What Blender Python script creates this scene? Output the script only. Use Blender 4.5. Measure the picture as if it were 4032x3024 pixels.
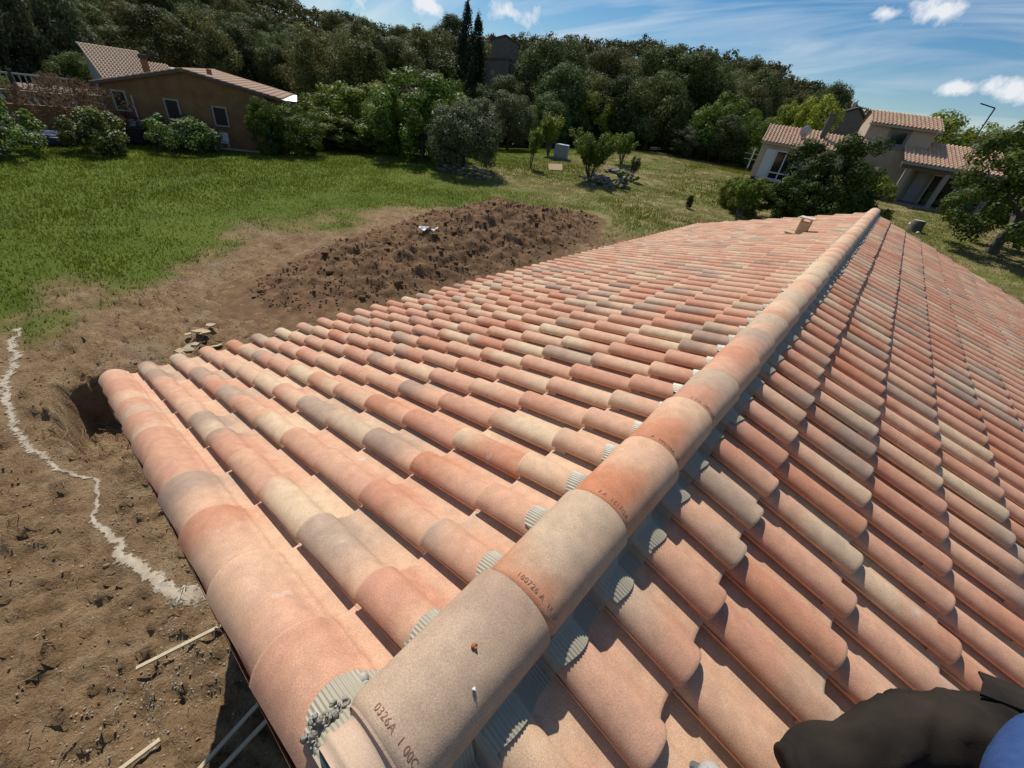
import bpy, math, random
import numpy as np
from mathutils import Matrix, Vector

for o in list(bpy.data.objects):
    bpy.data.objects.remove(o, do_unlink=True)
scene = bpy.context.scene
COL = scene.collection
rad = math.radians

# ------------------------------------------------------------------ camera
CAM_Z = 5.8
cam_d = bpy.data.cameras.new('camera')
cam_d.sensor_width = 36.0
cam_d.lens = 405.0 / 1024.0 * 36.0
cam_d.clip_start = 0.05
cam_d.clip_end = 3000
cam = bpy.data.objects.new('camera', cam_d)
COL.objects.link(cam)
# columns: camera right, up, backward in world axes (Y runs along the roof ridge)
RIGHT = Vector((0.74031, 0.65897, 0.13303))
UPV = Vector((-0.46075, 0.35325, 0.81420))
BACK = Vector((0.48954, -0.66406, 0.56514))
M = Matrix((RIGHT, UPV, BACK)).transposed().to_4x4()
M.translation = Vector((0, 0, CAM_Z))
cam.matrix_world = M
scene.camera = cam

# ------------------------------------------------------------------ sky, sun, exposure
SUN_EL = rad(51)
SUN_DIR = Vector((-0.87 * math.cos(SUN_EL), 0.493 * math.cos(SUN_EL), math.sin(SUN_EL))).normalized()
SUN_STRENGTH = 4.9
SKY_STRENGTH = 0.08
world = bpy.data.worlds.new('World')
scene.world = world
world.use_nodes = True
wn = world.node_tree
wn.nodes.clear()


def N(tree, typ, **kw):
    n = tree.nodes.new(typ)
    for k, v in kw.items():
        if k.startswith('i_'):
            n.inputs[k[2:].replace('_', ' ')].default_value = v
        else:
            setattr(n, k, v)
    return n


def build_world():
    t = wn
    L = t.links.new
    out = N(t, 'ShaderNodeOutputWorld')
    bg = N(t, 'ShaderNodeBackground')
    bg.inputs['Strength'].default_value = SKY_STRENGTH
    sky = N(t, 'ShaderNodeTexSky', sky_type='NISHITA')
    sky.sun_disc = False
    sky.sun_elevation = SUN_EL
    sky.sun_rotation = math.atan2(SUN_DIR.x, SUN_DIR.y)
    sky.altitude = 250
    sky.air_density = 1.0
    sky.dust_density = 0.2
    sky.ozone_density = 2.2
    tc = N(t, 'ShaderNodeTexCoord')
    nrm = N(t, 'ShaderNodeVectorMath', operation='NORMALIZE')
    L(tc.outputs['Generated'], nrm.inputs[0])
    D = nrm.outputs[0]
    sep = N(t, 'ShaderNodeSeparateXYZ')
    L(D, sep.inputs[0])

    def math_(op, a, b=None, c=None, clamp=False):
        n = N(t, 'ShaderNodeMath', operation=op)
        n.use_clamp = clamp
        for i, v in enumerate((a, b, c)):
            if v is None:
                continue
            if isinstance(v, (int, float)):
                n.inputs[i].default_value = v
            else:
                L(v, n.inputs[i])
        return n.outputs[0]
    # planar projection of the high cloud deck
    zz = math_('ADD', math_('MAXIMUM', sep.outputs['Z'], 0.0), 0.24)
    px = math_('DIVIDE', sep.outputs['X'], zz)
    py = math_('DIVIDE', sep.outputs['Y'], zz)
    comb = N(t, 'ShaderNodeCombineXYZ')
    L(px, comb.inputs[0]); L(py, comb.inputs[1])
    mp = N(t, 'ShaderNodeMapping')
    mp.inputs['Rotation'].default_value = (0, 0, rad(35))
    mp.inputs['Scale'].default_value = (0.32, 1.0, 1)
    L(comb.outputs[0], mp.inputs[0])
    n1 = N(t, 'ShaderNodeTexNoise')
    n1.inputs['Scale'].default_value = 2.3
    n1.inputs['Detail'].default_value = 7
    n1.inputs['Roughness'].default_value = 0.52
    n1.inputs['Distortion'].default_value = 1.6
    L(mp.outputs[0], n1.inputs['Vector'])
    r1 = N(t, 'ShaderNodeMapRange')
    r1.inputs[1].default_value = 0.42; r1.inputs[2].default_value = 0.80
    L(n1.outputs[0], r1.inputs[0])
    cirrus = math_('MULTIPLY', r1.outputs[0], 0.58)
    # low cumulus banks
    n2 = N(t, 'ShaderNodeTexNoise')
    n2.inputs['Scale'].default_value = 22
    n2.inputs['Detail'].default_value = 6
    n2.inputs['Roughness'].default_value = 0.6
    L(D, n2.inputs['Vector'])
    wob = math_('SUBTRACT', n2.outputs[0], 0.5)
    total = None
    # (azimuth deg from +Y, elevation deg, half width deg, half height deg): cumulus puffs
    puffs = [(-8.2, 10.6, 1.1, .45), (-4.6, 10.9, 1.5, .75), (-0.4, 6.1, 1.4, .5), (3.2, 6.3, 2.3, .9), (-66.5, 6.4, 2.6, 1.5),
             (-58.5, 6.8, 3.2, 1.4), (-51.0, 7.0, 2.6, 1.1), (-42.5, 7.6, 2.3, .8), (-73, 8.5, 3.0, 1.6), (16, 8, 4, 1.8),
             (40, 7, 5, 2), (75, 9, 6, 2.4), (120, 7, 5, 2), (160, 9, 6, 2.2), (-110, 8, 5, 2), (-150, 9, 6, 2.4)]
    for az, el, hw, hh in puffs:
        a, e = rad(az), rad(el)
        c = Vector((math.sin(a) * math.cos(e), math.cos(a) * math.cos(e), math.sin(e)))
        m = N(t, 'ShaderNodeMapping', vector_type='TEXTURE')
        m.inputs['Location'].default_value = c
        m.inputs['Rotation'].default_value = (0, 0, -a)
        m.inputs['Scale'].default_value = (rad(hw), rad(hw), rad(hh))
        L(D, m.inputs[0])
        ln = N(t, 'ShaderNodeVectorMath', operation='LENGTH')
        L(m.outputs[0], ln.inputs[0])
        v = math_('SUBTRACT', 1.0, ln.outputs['Value'])
        v = math_('MULTIPLY_ADD', wob, 5.5, v)
        v = math_('MULTIPLY', v, 0.9, clamp=True)
        total = v if total is None else math_('MAXIMUM', total, v)
    cum = math_('MULTIPLY', total, 0.95)
    cl = math_('MAXIMUM', cirrus, cum)
    mix = N(t, 'ShaderNodeMix', data_type='RGBA')
    L(cl, mix.inputs[0])
    hsv = N(t, 'ShaderNodeHueSaturation'); hsv.inputs['Saturation'].default_value = 1.42; hsv.inputs['Value'].default_value = 1.0
    L(sky.outputs[0], hsv.inputs['Color'])
    L(hsv.outputs[0], mix.inputs[6])
    mix.inputs[7].default_value = (10.6, 10.9, 11.4, 1)
    L(mix.outputs[2], bg.inputs['Color'])
    L(bg.outputs[0], out.inputs['Surface'])


build_world()
sun_d = bpy.data.lights.new('sun', 'SUN')
sun_d.energy = SUN_STRENGTH
sun_d.angle = rad(0.53)
sun_d.color = (1.0, 0.945, 0.86)
sun = bpy.data.objects.new('sun', sun_d)
COL.objects.link(sun)
sun.rotation_euler = SUN_DIR.to_track_quat('Z', 'Y').to_euler()
sun.location = (-20, 10, 40)
vs = scene.view_settings
vs.view_transform = 'Standard'
vs.look = 'None'
vs.exposure = 0.0
vs.gamma = 1.0
vs.use_curve_mapping = False

# ------------------------------------------------------------------ helpers
RNG = np.random.default_rng(7)


def ss(a, b, x):
    t = np.clip((np.asarray(x, float) - a) / (b - a), 0, 1)
    return t * t * (3 - 2 * t)


def vnoise(x, y, seed=0):
    x = np.asarray(x, float); y = np.asarray(y, float)
    xi = np.floor(x); yi = np.floor(y)
    fx = x - xi; fy = y - yi
    fx = fx * fx * (3 - 2 * fx); fy = fy * fy * (3 - 2 * fy)

    def h(a, b):
        v = np.sin(a * 127.1 + b * 311.7 + seed * 74.7) * 43758.5453
        return v - np.floor(v)
    a = h(xi, yi); b = h(xi + 1, yi); c = h(xi, yi + 1); d = h(xi + 1, yi + 1)
    return (a * (1 - fx) + b * fx) * (1 - fy) + (c * (1 - fx) + d * fx) * fy


def fbm(x, y, oct=4, seed=0, gain=.5):
    s = 0; a = 1; tot = 0
    for i in range(oct):
        s = s + a * vnoise(x * 2 ** i + 13.7 * i, y * 2 ** i - 7.3 * i, seed + i)
        tot += a; a *= gain
    return s / tot


def tag(o, label=None, cat=None, group=None, kind=None):
    if label: o['label'] = label
    if cat: o['category'] = cat
    if group: o['group'] = group
    if kind: o['kind'] = kind
    return o


def link(name, data, parent=None, loc=None):
    o = bpy.data.objects.new(name, data)
    COL.objects.link(o)
    if parent is not None:
        o.parent = parent
    if loc is not None:
        o.location = loc
    return o


def empty(name, loc=(0, 0, 0), rz=0.0):
    o = link(name, None, None, loc)
    o.empty_display_size = 0.2
    o.rotation_euler = (0, 0, rz)
    return o


def np_mesh(name, V, F, mat=None, smooth=False, uv=None, col=None, colname='c'):
    """fast mesh from arrays; F is (n,3) or (n,4) int array; uv per vertex; col per vertex rgba"""
    me = bpy.data.meshes.new(name)
    V = np.asarray(V, np.float32); F = np.asarray(F, np.int32)
    k = F.shape[1]
    me.vertices.add(len(V)); me.vertices.foreach_set('co', V.ravel())
    me.loops.add(F.size); me.loops.foreach_set('vertex_index', F.ravel())
    me.polygons.add(len(F))
    me.polygons.foreach_set('loop_start', np.arange(0, F.size, k, dtype=np.int32))
    me.polygons.foreach_set('loop_total', np.full(len(F), k, np.int32))
    if smooth:
        me.polygons.foreach_set('use_smooth', np.ones(len(F), bool))
    if uv is not None:
        l = me.uv_layers.new(name='UVMap')
        l.data.foreach_set('uv', np.asarray(uv, np.float32)[F.ravel()].ravel())
    if col is not None:
        a = me.attributes.new(colname, 'FLOAT_COLOR', 'POINT')
        a.data.foreach_set('color', np.asarray(col, np.float32).ravel())
    me.update(calc_edges=True)
    if mat:
        me.materials.append(mat)
    return me


class MB:
    """collects simple shapes into one mesh"""

    def __init__(self):
        self.v = []; self.f = []; self.sm = []

    def add(self, vs, fs, smooth=False, mtx=None):
        b = len(self.v)
        for p in vs:
            p = Vector(p)
            if mtx is not None:
                p = mtx @ p
            self.v.append(tuple(p))
        for f in fs:
            self.f.append(tuple(i + b for i in f)); self.sm.append(smooth)
        return self

    def box(self, c, s, rz=0.0, mtx=None, bev=0.0):
        hx, hy, hz = s[0] / 2, s[1] / 2, s[2] / 2
        R = Matrix.Rotation(rz, 4, 'Z'); R.translation = Vector(c)
        if mtx is not None:
            R = mtx @ R
        if bev <= 0:
            vs = [(x, y, z) for z in (-hz, hz) for x, y in ((-hx, -hy), (hx, -hy), (hx, hy), (-hx, hy))]
            fs = [(3, 2, 1, 0), (4, 5, 6, 7), (0, 1, 5, 4), (1, 2, 6, 5), (2, 3, 7, 6), (3, 0, 4, 7)]
        else:
            b = bev
            ring = [(-hx + b, -hy), (hx - b, -hy), (hx, -hy + b), (hx, hy - b), (hx - b, hy), (-hx + b, hy), (-hx, hy - b), (-hx, -hy + b)]
            vs = []
            for z, k in ((-hz, b), (-hz + b, 0), (hz - b, 0), (hz, b)):
                for x, y in ring:
                    vs.append((x * (hx - k) / hx if abs(x) > hx - b - 1e-9 and k else x, y * (hy - k) / hy if abs(y) > hy - b - 1e-9 and k else y, z))
            fs = [tuple(range(7, -1, -1)), tuple(range(24, 32))]
            for k in range(3):
                for i in range(8):
                    j = (i + 1) % 8
                    fs.append((k * 8 + i, k * 8 + j, k * 8 + 8 + j, k * 8 + 8 + i))
        return self.add(vs, fs, False, R)

    def tube(self, pts, rad_, n=8, cap=True, smooth=True, mtx=None):
        pts = [Vector(p) for p in pts]
        if isinstance(rad_, (int, float)):
            rad_ = [rad_] * len(pts)
        vs = []; fs = []
        prev = None
        for i, p in enumerate(pts):
            a = pts[max(i - 1, 0)]; b = pts[min(i + 1, len(pts) - 1)]
            t = (b - a).normalized()
            if prev is None:
                u = t.orthogonal().normalized()
            else:
                u = (prev - t * prev.dot(t)).normalized()
            prev = u
            w = t.cross(u)
            for k in range(n):
                an = 2 * math.pi * k / n
                vs.append(p + (u * math.cos(an) + w * math.sin(an)) * rad_[i])
        for i in range(len(pts) - 1):
            for k in range(n):
                j = (k + 1) % n
                fs.append((i * n + k, i * n + j, i * n + n + j, i * n + n + k))
        self.add(vs, fs, smooth, mtx)
        if cap:
            m = len(pts) - 1
            self.add(vs[:n], [tuple(range(n - 1, -1, -1))], False, mtx)
            self.add(vs[m * n:], [tuple(range(n))], False, mtx)
        return self

    def lathe(self, prof, n=12, mtx=None, smooth=True):
        vs = []; fs = []
        for r, z in prof:
            for k in range(n):
                a = 2 * math.pi * k / n
                vs.append((r * math.cos(a), r * math.sin(a), z))
        for i in range(len(prof) - 1):
            for k in range(n):
                j = (k + 1) % n
                fs.append((i * n + k, i * n + j, i * n + n + j, i * n + n + k))
        fs.append(tuple(range(n - 1, -1, -1)))
        fs.append(tuple((len(prof) - 1) * n + k for k in range(n)))
        return self.add(vs, fs, smooth, mtx)

    def quad(self, a, b, c, d, mtx=None):
        return self.add([a, b, c, d], [(0, 1, 2, 3)], False, mtx)

    def prism(self, poly, d, mtx=None):
        """poly: list of 3D points (planar, ccw seen from the front); d: extrusion vector"""
        n = len(poly); d = Vector(d)
        vs = [Vector(p) for p in poly] + [Vector(p) + d for p in poly]
        fs = [tuple(range(n)), tuple(range(2 * n - 1, n - 1, -1))]
        for i in range(n):
            j = (i + 1) % n
            fs.append((i, n + i, n + j, j))
        return self.add(vs, fs, False, mtx)

    def build(self, name, mat=None, parent=None, loc=None):
        me = bpy.data.meshes.new(name)
        me.from_pydata(self.v, [], self.f)
        me.polygons.foreach_set('use_smooth', self.sm)
        me.update()
        if mat:
            me.materials.append(mat)
        return link(name, me, parent, loc)


def copy_tree(o, parent=None):
    c = o.copy(); COL.objects.link(c); c.parent = parent
    for ch in o.children:
        copy_tree(ch, c)
    return c


# ------------------------------------------------------------------ materials
MATS = {}


def mat(name, color=(.5, .5, .5), rough=.8, metal=0.0, noise=0.0, nscale=8.0, color2=None, bump=0.0, bscale=40.0, spec=0.3, detail=5, transl=0.0):
    """plain procedural material: two colours mixed by noise, optional bump"""
    if name in MATS:
        return MATS[name]
    m = bpy.data.materials.new(name); m.use_nodes = True
    t = m.node_tree; L = t.links.new
    b = t.nodes['Principled BSDF']
    b.inputs['Roughness'].default_value = rough
    b.inputs['Metallic'].default_value = metal
    b.inputs['Specular IOR Level'].default_value = spec
    tc = N(t, 'ShaderNodeTexCoord')
    if color2 is None:
        color2 = tuple(c * (1 - noise) for c in color)
    if noise > 0 or color2 != color:
        n = N(t, 'ShaderNodeTexNoise'); n.inputs['Scale'].default_value = nscale; n.inputs['Detail'].default_value = detail
        n.inputs['Roughness'].default_value = .62
        L(tc.outputs['Object'], n.inputs['Vector'])
        r = N(t, 'ShaderNodeMapRange'); r.inputs[1].default_value = .3; r.inputs[2].default_value = .7
        L(n.outputs[0], r.inputs[0])
        mx = N(t, 'ShaderNodeMix', data_type='RGBA')
        L(r.outputs[0], mx.inputs[0])
        mx.inputs[6].default_value = (*color, 1); mx.inputs[7].default_value = (*color2, 1)
        L(mx.outputs[2], b.inputs['Base Color'])
    else:
        b.inputs['Base Color'].default_value = (*color, 1)
    if bump > 0:
        n = N(t, 'ShaderNodeTexNoise'); n.inputs['Scale'].default_value = bscale; n.inputs['Detail'].default_value = 4
        L(tc.outputs['Object'], n.inputs['Vector'])
        bp = N(t, 'ShaderNodeBump'); bp.inputs['Strength'].default_value = bump; bp.inputs['Distance'].default_value = .02
        L(n.outputs[0], bp.inputs['Height']); L(bp.outputs[0], b.inputs['Normal'])
    MATS[name] = m
    return m


def ramp(t, fac, stops, interp='LINEAR'):
    r = N(t, 'ShaderNodeValToRGB')
    cr = r.color_ramp; cr.interpolation = interp
    while len(cr.elements) < len(stops):
        cr.elements.new(.5)
    for e, (p, c) in zip(cr.elements, stops):
        e.position = p; e.color = (*c, 1)
    t.links.new(fac, r.inputs[0])
    return r.outputs[0]


def leaf_mat(name, dark, light, transl=.28, rough=.55, spread=.12):
    m = bpy.data.materials.new(name); m.use_nodes = True
    t = m.node_tree; L = t.links.new
    out = t.nodes['Material Output']; b = t.nodes['Principled BSDF']
    at = N(t, 'ShaderNodeAttribute', attribute_name='c')
    oi = N(t, 'ShaderNodeObjectInfo')
    sp = N(t, 'ShaderNodeSeparateColor'); L(at.outputs['Color'], sp.inputs[0])
    mx = N(t, 'ShaderNodeMix', data_type='RGBA')
    L(sp.outputs[0], mx.inputs[0])
    mx.inputs[6].default_value = (*dark, 1); mx.inputs[7].default_value = (*light, 1)
    hs = N(t, 'ShaderNodeHueSaturation')
    mr = N(t, 'ShaderNodeMapRange'); mr.inputs[3].default_value = 1 - spread * 2.2; mr.inputs[4].default_value = 1 + spread * 2.2
    L(oi.outputs['Random'], mr.inputs[0]); L(mr.outputs[0], hs.inputs['Value'])
    mr2 = N(t, 'ShaderNodeMapRange'); mr2.inputs[3].default_value = .5 - spread * .22; mr2.inputs[4].default_value = .5 + spread * .18
    ml = N(t, 'ShaderNodeMath', operation='MULTIPLY'); ml.inputs[1].default_value = 7.31
    fr = N(t, 'ShaderNodeMath', operation='FRACT')
    L(oi.outputs['Random'], ml.inputs[0]); L(ml.outputs[0], fr.inputs[0]); L(fr.outputs[0], mr2.inputs[0]); L(mr2.outputs[0], hs.inputs['Hue'])
    L(mx.outputs[2], hs.inputs['Color'])
    L(hs.outputs[0], b.inputs['Base Color'])
    b.inputs['Roughness'].default_value = rough
    b.inputs['Specular IOR Level'].default_value = .08
    tr = N(t, 'ShaderNodeBsdfTranslucent')
    hs2 = N(t, 'ShaderNodeHueSaturation'); hs2.inputs['Value'].default_value = 1.25; hs2.inputs['Hue'].default_value = .485
    L(hs.outputs[0], hs2.inputs['Color']); L(hs2.outputs[0], tr.inputs[0])
    ms = N(t, 'ShaderNodeMixShader'); ms.inputs[0].default_value = transl
    L(b.outputs[0], ms.inputs[1]); L(tr.outputs[0], ms.inputs[2]); L(ms.outputs[0], out.inputs['Surface'])
    MATS[name] = m
    return m


def tile_mat(name, source, light=1.0):
    """clay tile: source 'OBJECT' reads obj.color, 'ATTR' reads the colour attribute 'c'; UV v runs up the tile"""
    m = bpy.data.materials.new(name); m.use_nodes = True
    t = m.node_tree; L = t.links.new
    b = t.nodes['Principled BSDF']
    if source == 'OBJECT':
        oi = N(t, 'ShaderNodeObjectInfo'); src = oi.outputs['Color']
    else:
        at = N(t, 'ShaderNodeAttribute', attribute_name='c'); src = at.outputs['Color']
    sp = N(t, 'ShaderNodeSeparateColor'); L(src, sp.inputs[0])
    uv = N(t, 'ShaderNodeUVMap'); su = N(t, 'ShaderNodeSeparateXYZ'); L(uv.outputs[0], su.inputs[0])
    geo = N(t, 'ShaderNodeNewGeometry')
    P = geo.outputs['Position']
    k = light
    stops = [(p, (r * k, g * k, b_ * k)) for p, (r, g, b_) in ((0.0, (.49, .185, .085)), (.2, (.52, .258, .162)), (.42, (.58, .33, .212)), (.6, (.605, .40, .255)),
                                                                 (.74, (.605, .45, .29)), (.86, (.42, .298, .21)), (1.0, (.315, .20, .145)))]
    c1 = ramp(t, sp.outputs[0], stops); c2 = ramp(t, sp.outputs[1], stops)
    n = N(t, 'ShaderNodeTexNoise'); n.inputs['Scale'].default_value = 5; n.inputs['Detail'].default_value = 4
    L(P, n.inputs['Vector'])
    a = N(t, 'ShaderNodeMath', operation='MULTIPLY_ADD'); L(n.outputs[0], a.inputs[0]); a.inputs[1].default_value = .75; L(su.outputs[1], a.inputs[2])
    s = N(t, 'ShaderNodeMath', operation='SUBTRACT'); L(a.outputs[0], s.inputs[0]); L(sp.outputs[2], s.inputs[1])
    mr = N(t, 'ShaderNodeMapRange', interpolation_type='SMOOTHSTEP'); mr.inputs[1].default_value = .05; mr.inputs[2].default_value = .62
    L(s.outputs[0], mr.inputs[0])
    mx = N(t, 'ShaderNodeMix', data_type='RGBA'); L(mr.outputs[0], mx.inputs[0]); L(c1, mx.inputs[6]); L(c2, mx.inputs[7])
    ch = N(t, 'ShaderNodeMapRange', interpolation_type='SMOOTHSTEP'); ch.inputs[1].default_value = .62; ch.inputs[2].default_value = .78
    L(su.outputs[0], ch.inputs[0])
    chm = N(t, 'ShaderNodeMath', operation='MULTIPLY'); L(ch.outputs[0], chm.inputs[0]); chm.inputs[1].default_value = .5
    mxc = N(t, 'ShaderNodeMix', data_type='RGBA'); L(chm.outputs[0], mxc.inputs[0]); L(mx.outputs[2], mxc.inputs[6]); mxc.inputs[7].default_value = (.63, .42, .275, 1)
    mx = mxc
    # sand grain
    g = N(t, 'ShaderNodeTexNoise'); g.inputs['Scale'].default_value = 330; g.inputs['Detail'].default_value = 2
    L(P, g.inputs['Vector'])
    gr = N(t, 'ShaderNodeMapRange'); gr.inputs[1].default_value = .3; gr.inputs[2].default_value = .7; gr.inputs[3].default_value = .76; gr.inputs[4].default_value = 1.2
    L(g.outputs[0], gr.inputs[0])
    g2 = N(t, 'ShaderNodeTexNoise'); g2.inputs['Scale'].default_value = 22; g2.inputs['Detail'].default_value = 5
    L(P, g2.inputs['Vector'])
    gr2 = N(t, 'ShaderNodeMapRange'); gr2.inputs[1].default_value = .3; gr2.inputs[2].default_value = .7; gr2.inputs[3].default_value = .88; gr2.inputs[4].default_value = 1.1
    L(g2.outputs[0], gr2.inputs[0])
    mm = N(t, 'ShaderNodeMath', operation='MULTIPLY'); L(gr.outputs[0], mm.inputs[0]); L(gr2.outputs[0], mm.inputs[1])
    vm = N(t, 'ShaderNodeVectorMath', operation='SCALE'); L(mx.outputs[2], vm.inputs[0]); L(mm.outputs[0], vm.inputs['Scale'])
    # pale scuffs and splashes of lime dust
    w = N(t, 'ShaderNodeTexNoise'); w.inputs['Scale'].default_value = 6.5; w.inputs['Detail'].default_value = 9; w.inputs['Roughness'].default_value = .72
    L(P, w.inputs['Vector'])
    wr = N(t, 'ShaderNodeMapRange'); wr.inputs[1].default_value = .63; wr.inputs[2].default_value = .72; wr.inputs[3].default_value = 0; wr.inputs[4].default_value = .6
    L(w.outputs[0], wr.inputs[0])
    mw = N(t, 'ShaderNodeMix', data_type='RGBA'); L(wr.outputs[0], mw.inputs[0]); L(vm.outputs[0], mw.inputs[6]); mw.inputs[7].default_value = (.62, .56, .5, 1)
    ed = N(t, 'ShaderNodeMapRange'); ed.inputs[1].default_value = .0; ed.inputs[2].default_value = .030; ed.inputs[3].default_value = .38; ed.inputs[4].default_value = 0
    L(su.outputs[1], ed.inputs[0])
    me_ = N(t, 'ShaderNodeMix', data_type='RGBA'); L(ed.outputs[0], me_.inputs[0]); L(mw.outputs[2], me_.inputs[6]); me_.inputs[7].default_value = (.64, .47, .34, 1)
    L(me_.outputs[2], b.inputs['Base Color'])
    b.inputs['Roughness'].default_value = .78
    b.inputs['Specular IOR Level'].default_value = .28
    bp = N(t, 'ShaderNodeBump'); bp.inputs['Strength'].default_value = .35; bp.inputs['Distance'].default_value = .0016
    L(g.outputs[0], bp.inputs['Height']); L(bp.outputs[0], b.inputs['Normal'])
    MATS[name] = m
    return m


tile_mat('clay_tile', 'OBJECT')
tile_mat('clay_tile_field', 'ATTR')
# ------------------------------------------------------------------ terrain
AZ_T = np.array([-180, -120, -95, -80, -64, -56, -46, -38, -28, -19, -10, -6, 0, 12, 40, 180.])
EL_T = np.array([6, 8, 10, 9.0, 6.0, 5.0, 5.6, 6.5, 7.4, 7.1, 6.3, 4.6, 2.0, 1.5, 3, 6.])


def terr(x, y):
    x = np.asarray(x, float); y = np.asarray(y, float)
    w = .28 + .72 * ss(-44, -22, x)
    yy = np.maximum(y - 3, 0)
    yy = np.where(yy > 44, 44 + (yy - 44) * .25, yy)
    h = .078 * yy * yy / (yy + 2.5) * w
    D = np.hypot(x, y); az = np.degrees(np.arctan2(x, y))
    A = np.maximum(185 * np.tan(np.radians(np.interp(az, AZ_T, EL_T))) + CAM_Z - 7 - h, 0)
    h = h + A * ss(60, 190, D)
    h = h + .10 * (fbm(x * .12, y * .12, 3, 3) - .5) * ss(12, 30, D)
    return h


def dirt_mask(x, y):
    xb = np.interp(y, [-60, -30, -1, .5, 3.3, 8, 12.7, 17, 22, 26, 60], [-14, -14, -14.3, -15.4, -16.8, -18.6, -18.4, -16.6, -14, -9, -7])
    n = (fbm(x * .5, y * .5, 4, 11) - .5) * 5.0
    d = ss(-1.3, 1.3, x - xb + n)
    d = d * (1 - ss(4.5, 7.5, x + n * .4)) * (1 - ss(18, 23, y + n))
    d = d * (1 - ss(14, 16, y) * ss(-4, -1, x))
    return d


def pit(x, y):
    r = np.sqrt(((x + 9.3) / 1.5) ** 2 + ((y + .02) / .88) ** 2) + (fbm(x * 2.3, y * 2.3, 3, 5) - .5) * .45
    return -1.05 * (1 - ss(.74, 1.04, r))


TRAIL = np.array([(-14.2, -.75), (-12.7, -.75), (-11, -.95), (-9.5, -1.18), (-8.0, -1.12), (-7.2, -.85), (-6.7, -.56), (-6.2, -.66), (-5.9, -.72), (-5.5, -.66), (-5.2, -.60), (-4.75, -.5), (-4.35, -.40), (-4.1, -.25), (-3.9, -.10), (-3.75, .1)]) * (CAM_Z / 5.2)


def trail_mask(x, y):
    d = np.full(np.shape(x), 9.0)
    for a, b in zip(TRAIL[:-1], TRAIL[1:]):
        e = b - a
        t = np.clip(((x - a[0]) * e[0] + (y - a[1]) * e[1]) / (e @ e), 0, 1)
        d = np.minimum(d, np.hypot(x - a[0] - t * e[0], y - a[1] - t * e[1]))
    return 1 - ss(.05, .30, d)


def ground_z(x, y):
    """final ground surface with clods and ruts in the bare soil"""
    x = np.asarray(x, float); y = np.asarray(y, float)
    h = terr(x, y)
    d = dirt_mask(x, y)
    D = np.hypot(x, y)
    near = 1 - ss(18, 30, D)
    rough = (fbm(x * 1.1, y * 1.1, 4, 21) - .5) * .26 + (fbm(x * 6, y * 6, 4, 31, .65) - .5) * .17
    rough = rough + (.5 - np.abs(fbm(x * 3.3, y * 3.3, 4, 77, .6) - .5) * 2) * .16 - .10
    clod = np.maximum(fbm(x * 8, y * 8, 3, 47, .6) - .55, 0) * .5
    tm = trail_mask(x, y)
    return h + d * near * (rough + clod) * (1 - .88 * tm) - .05 * tm + pit(x, y) * (1 - tm)


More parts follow.
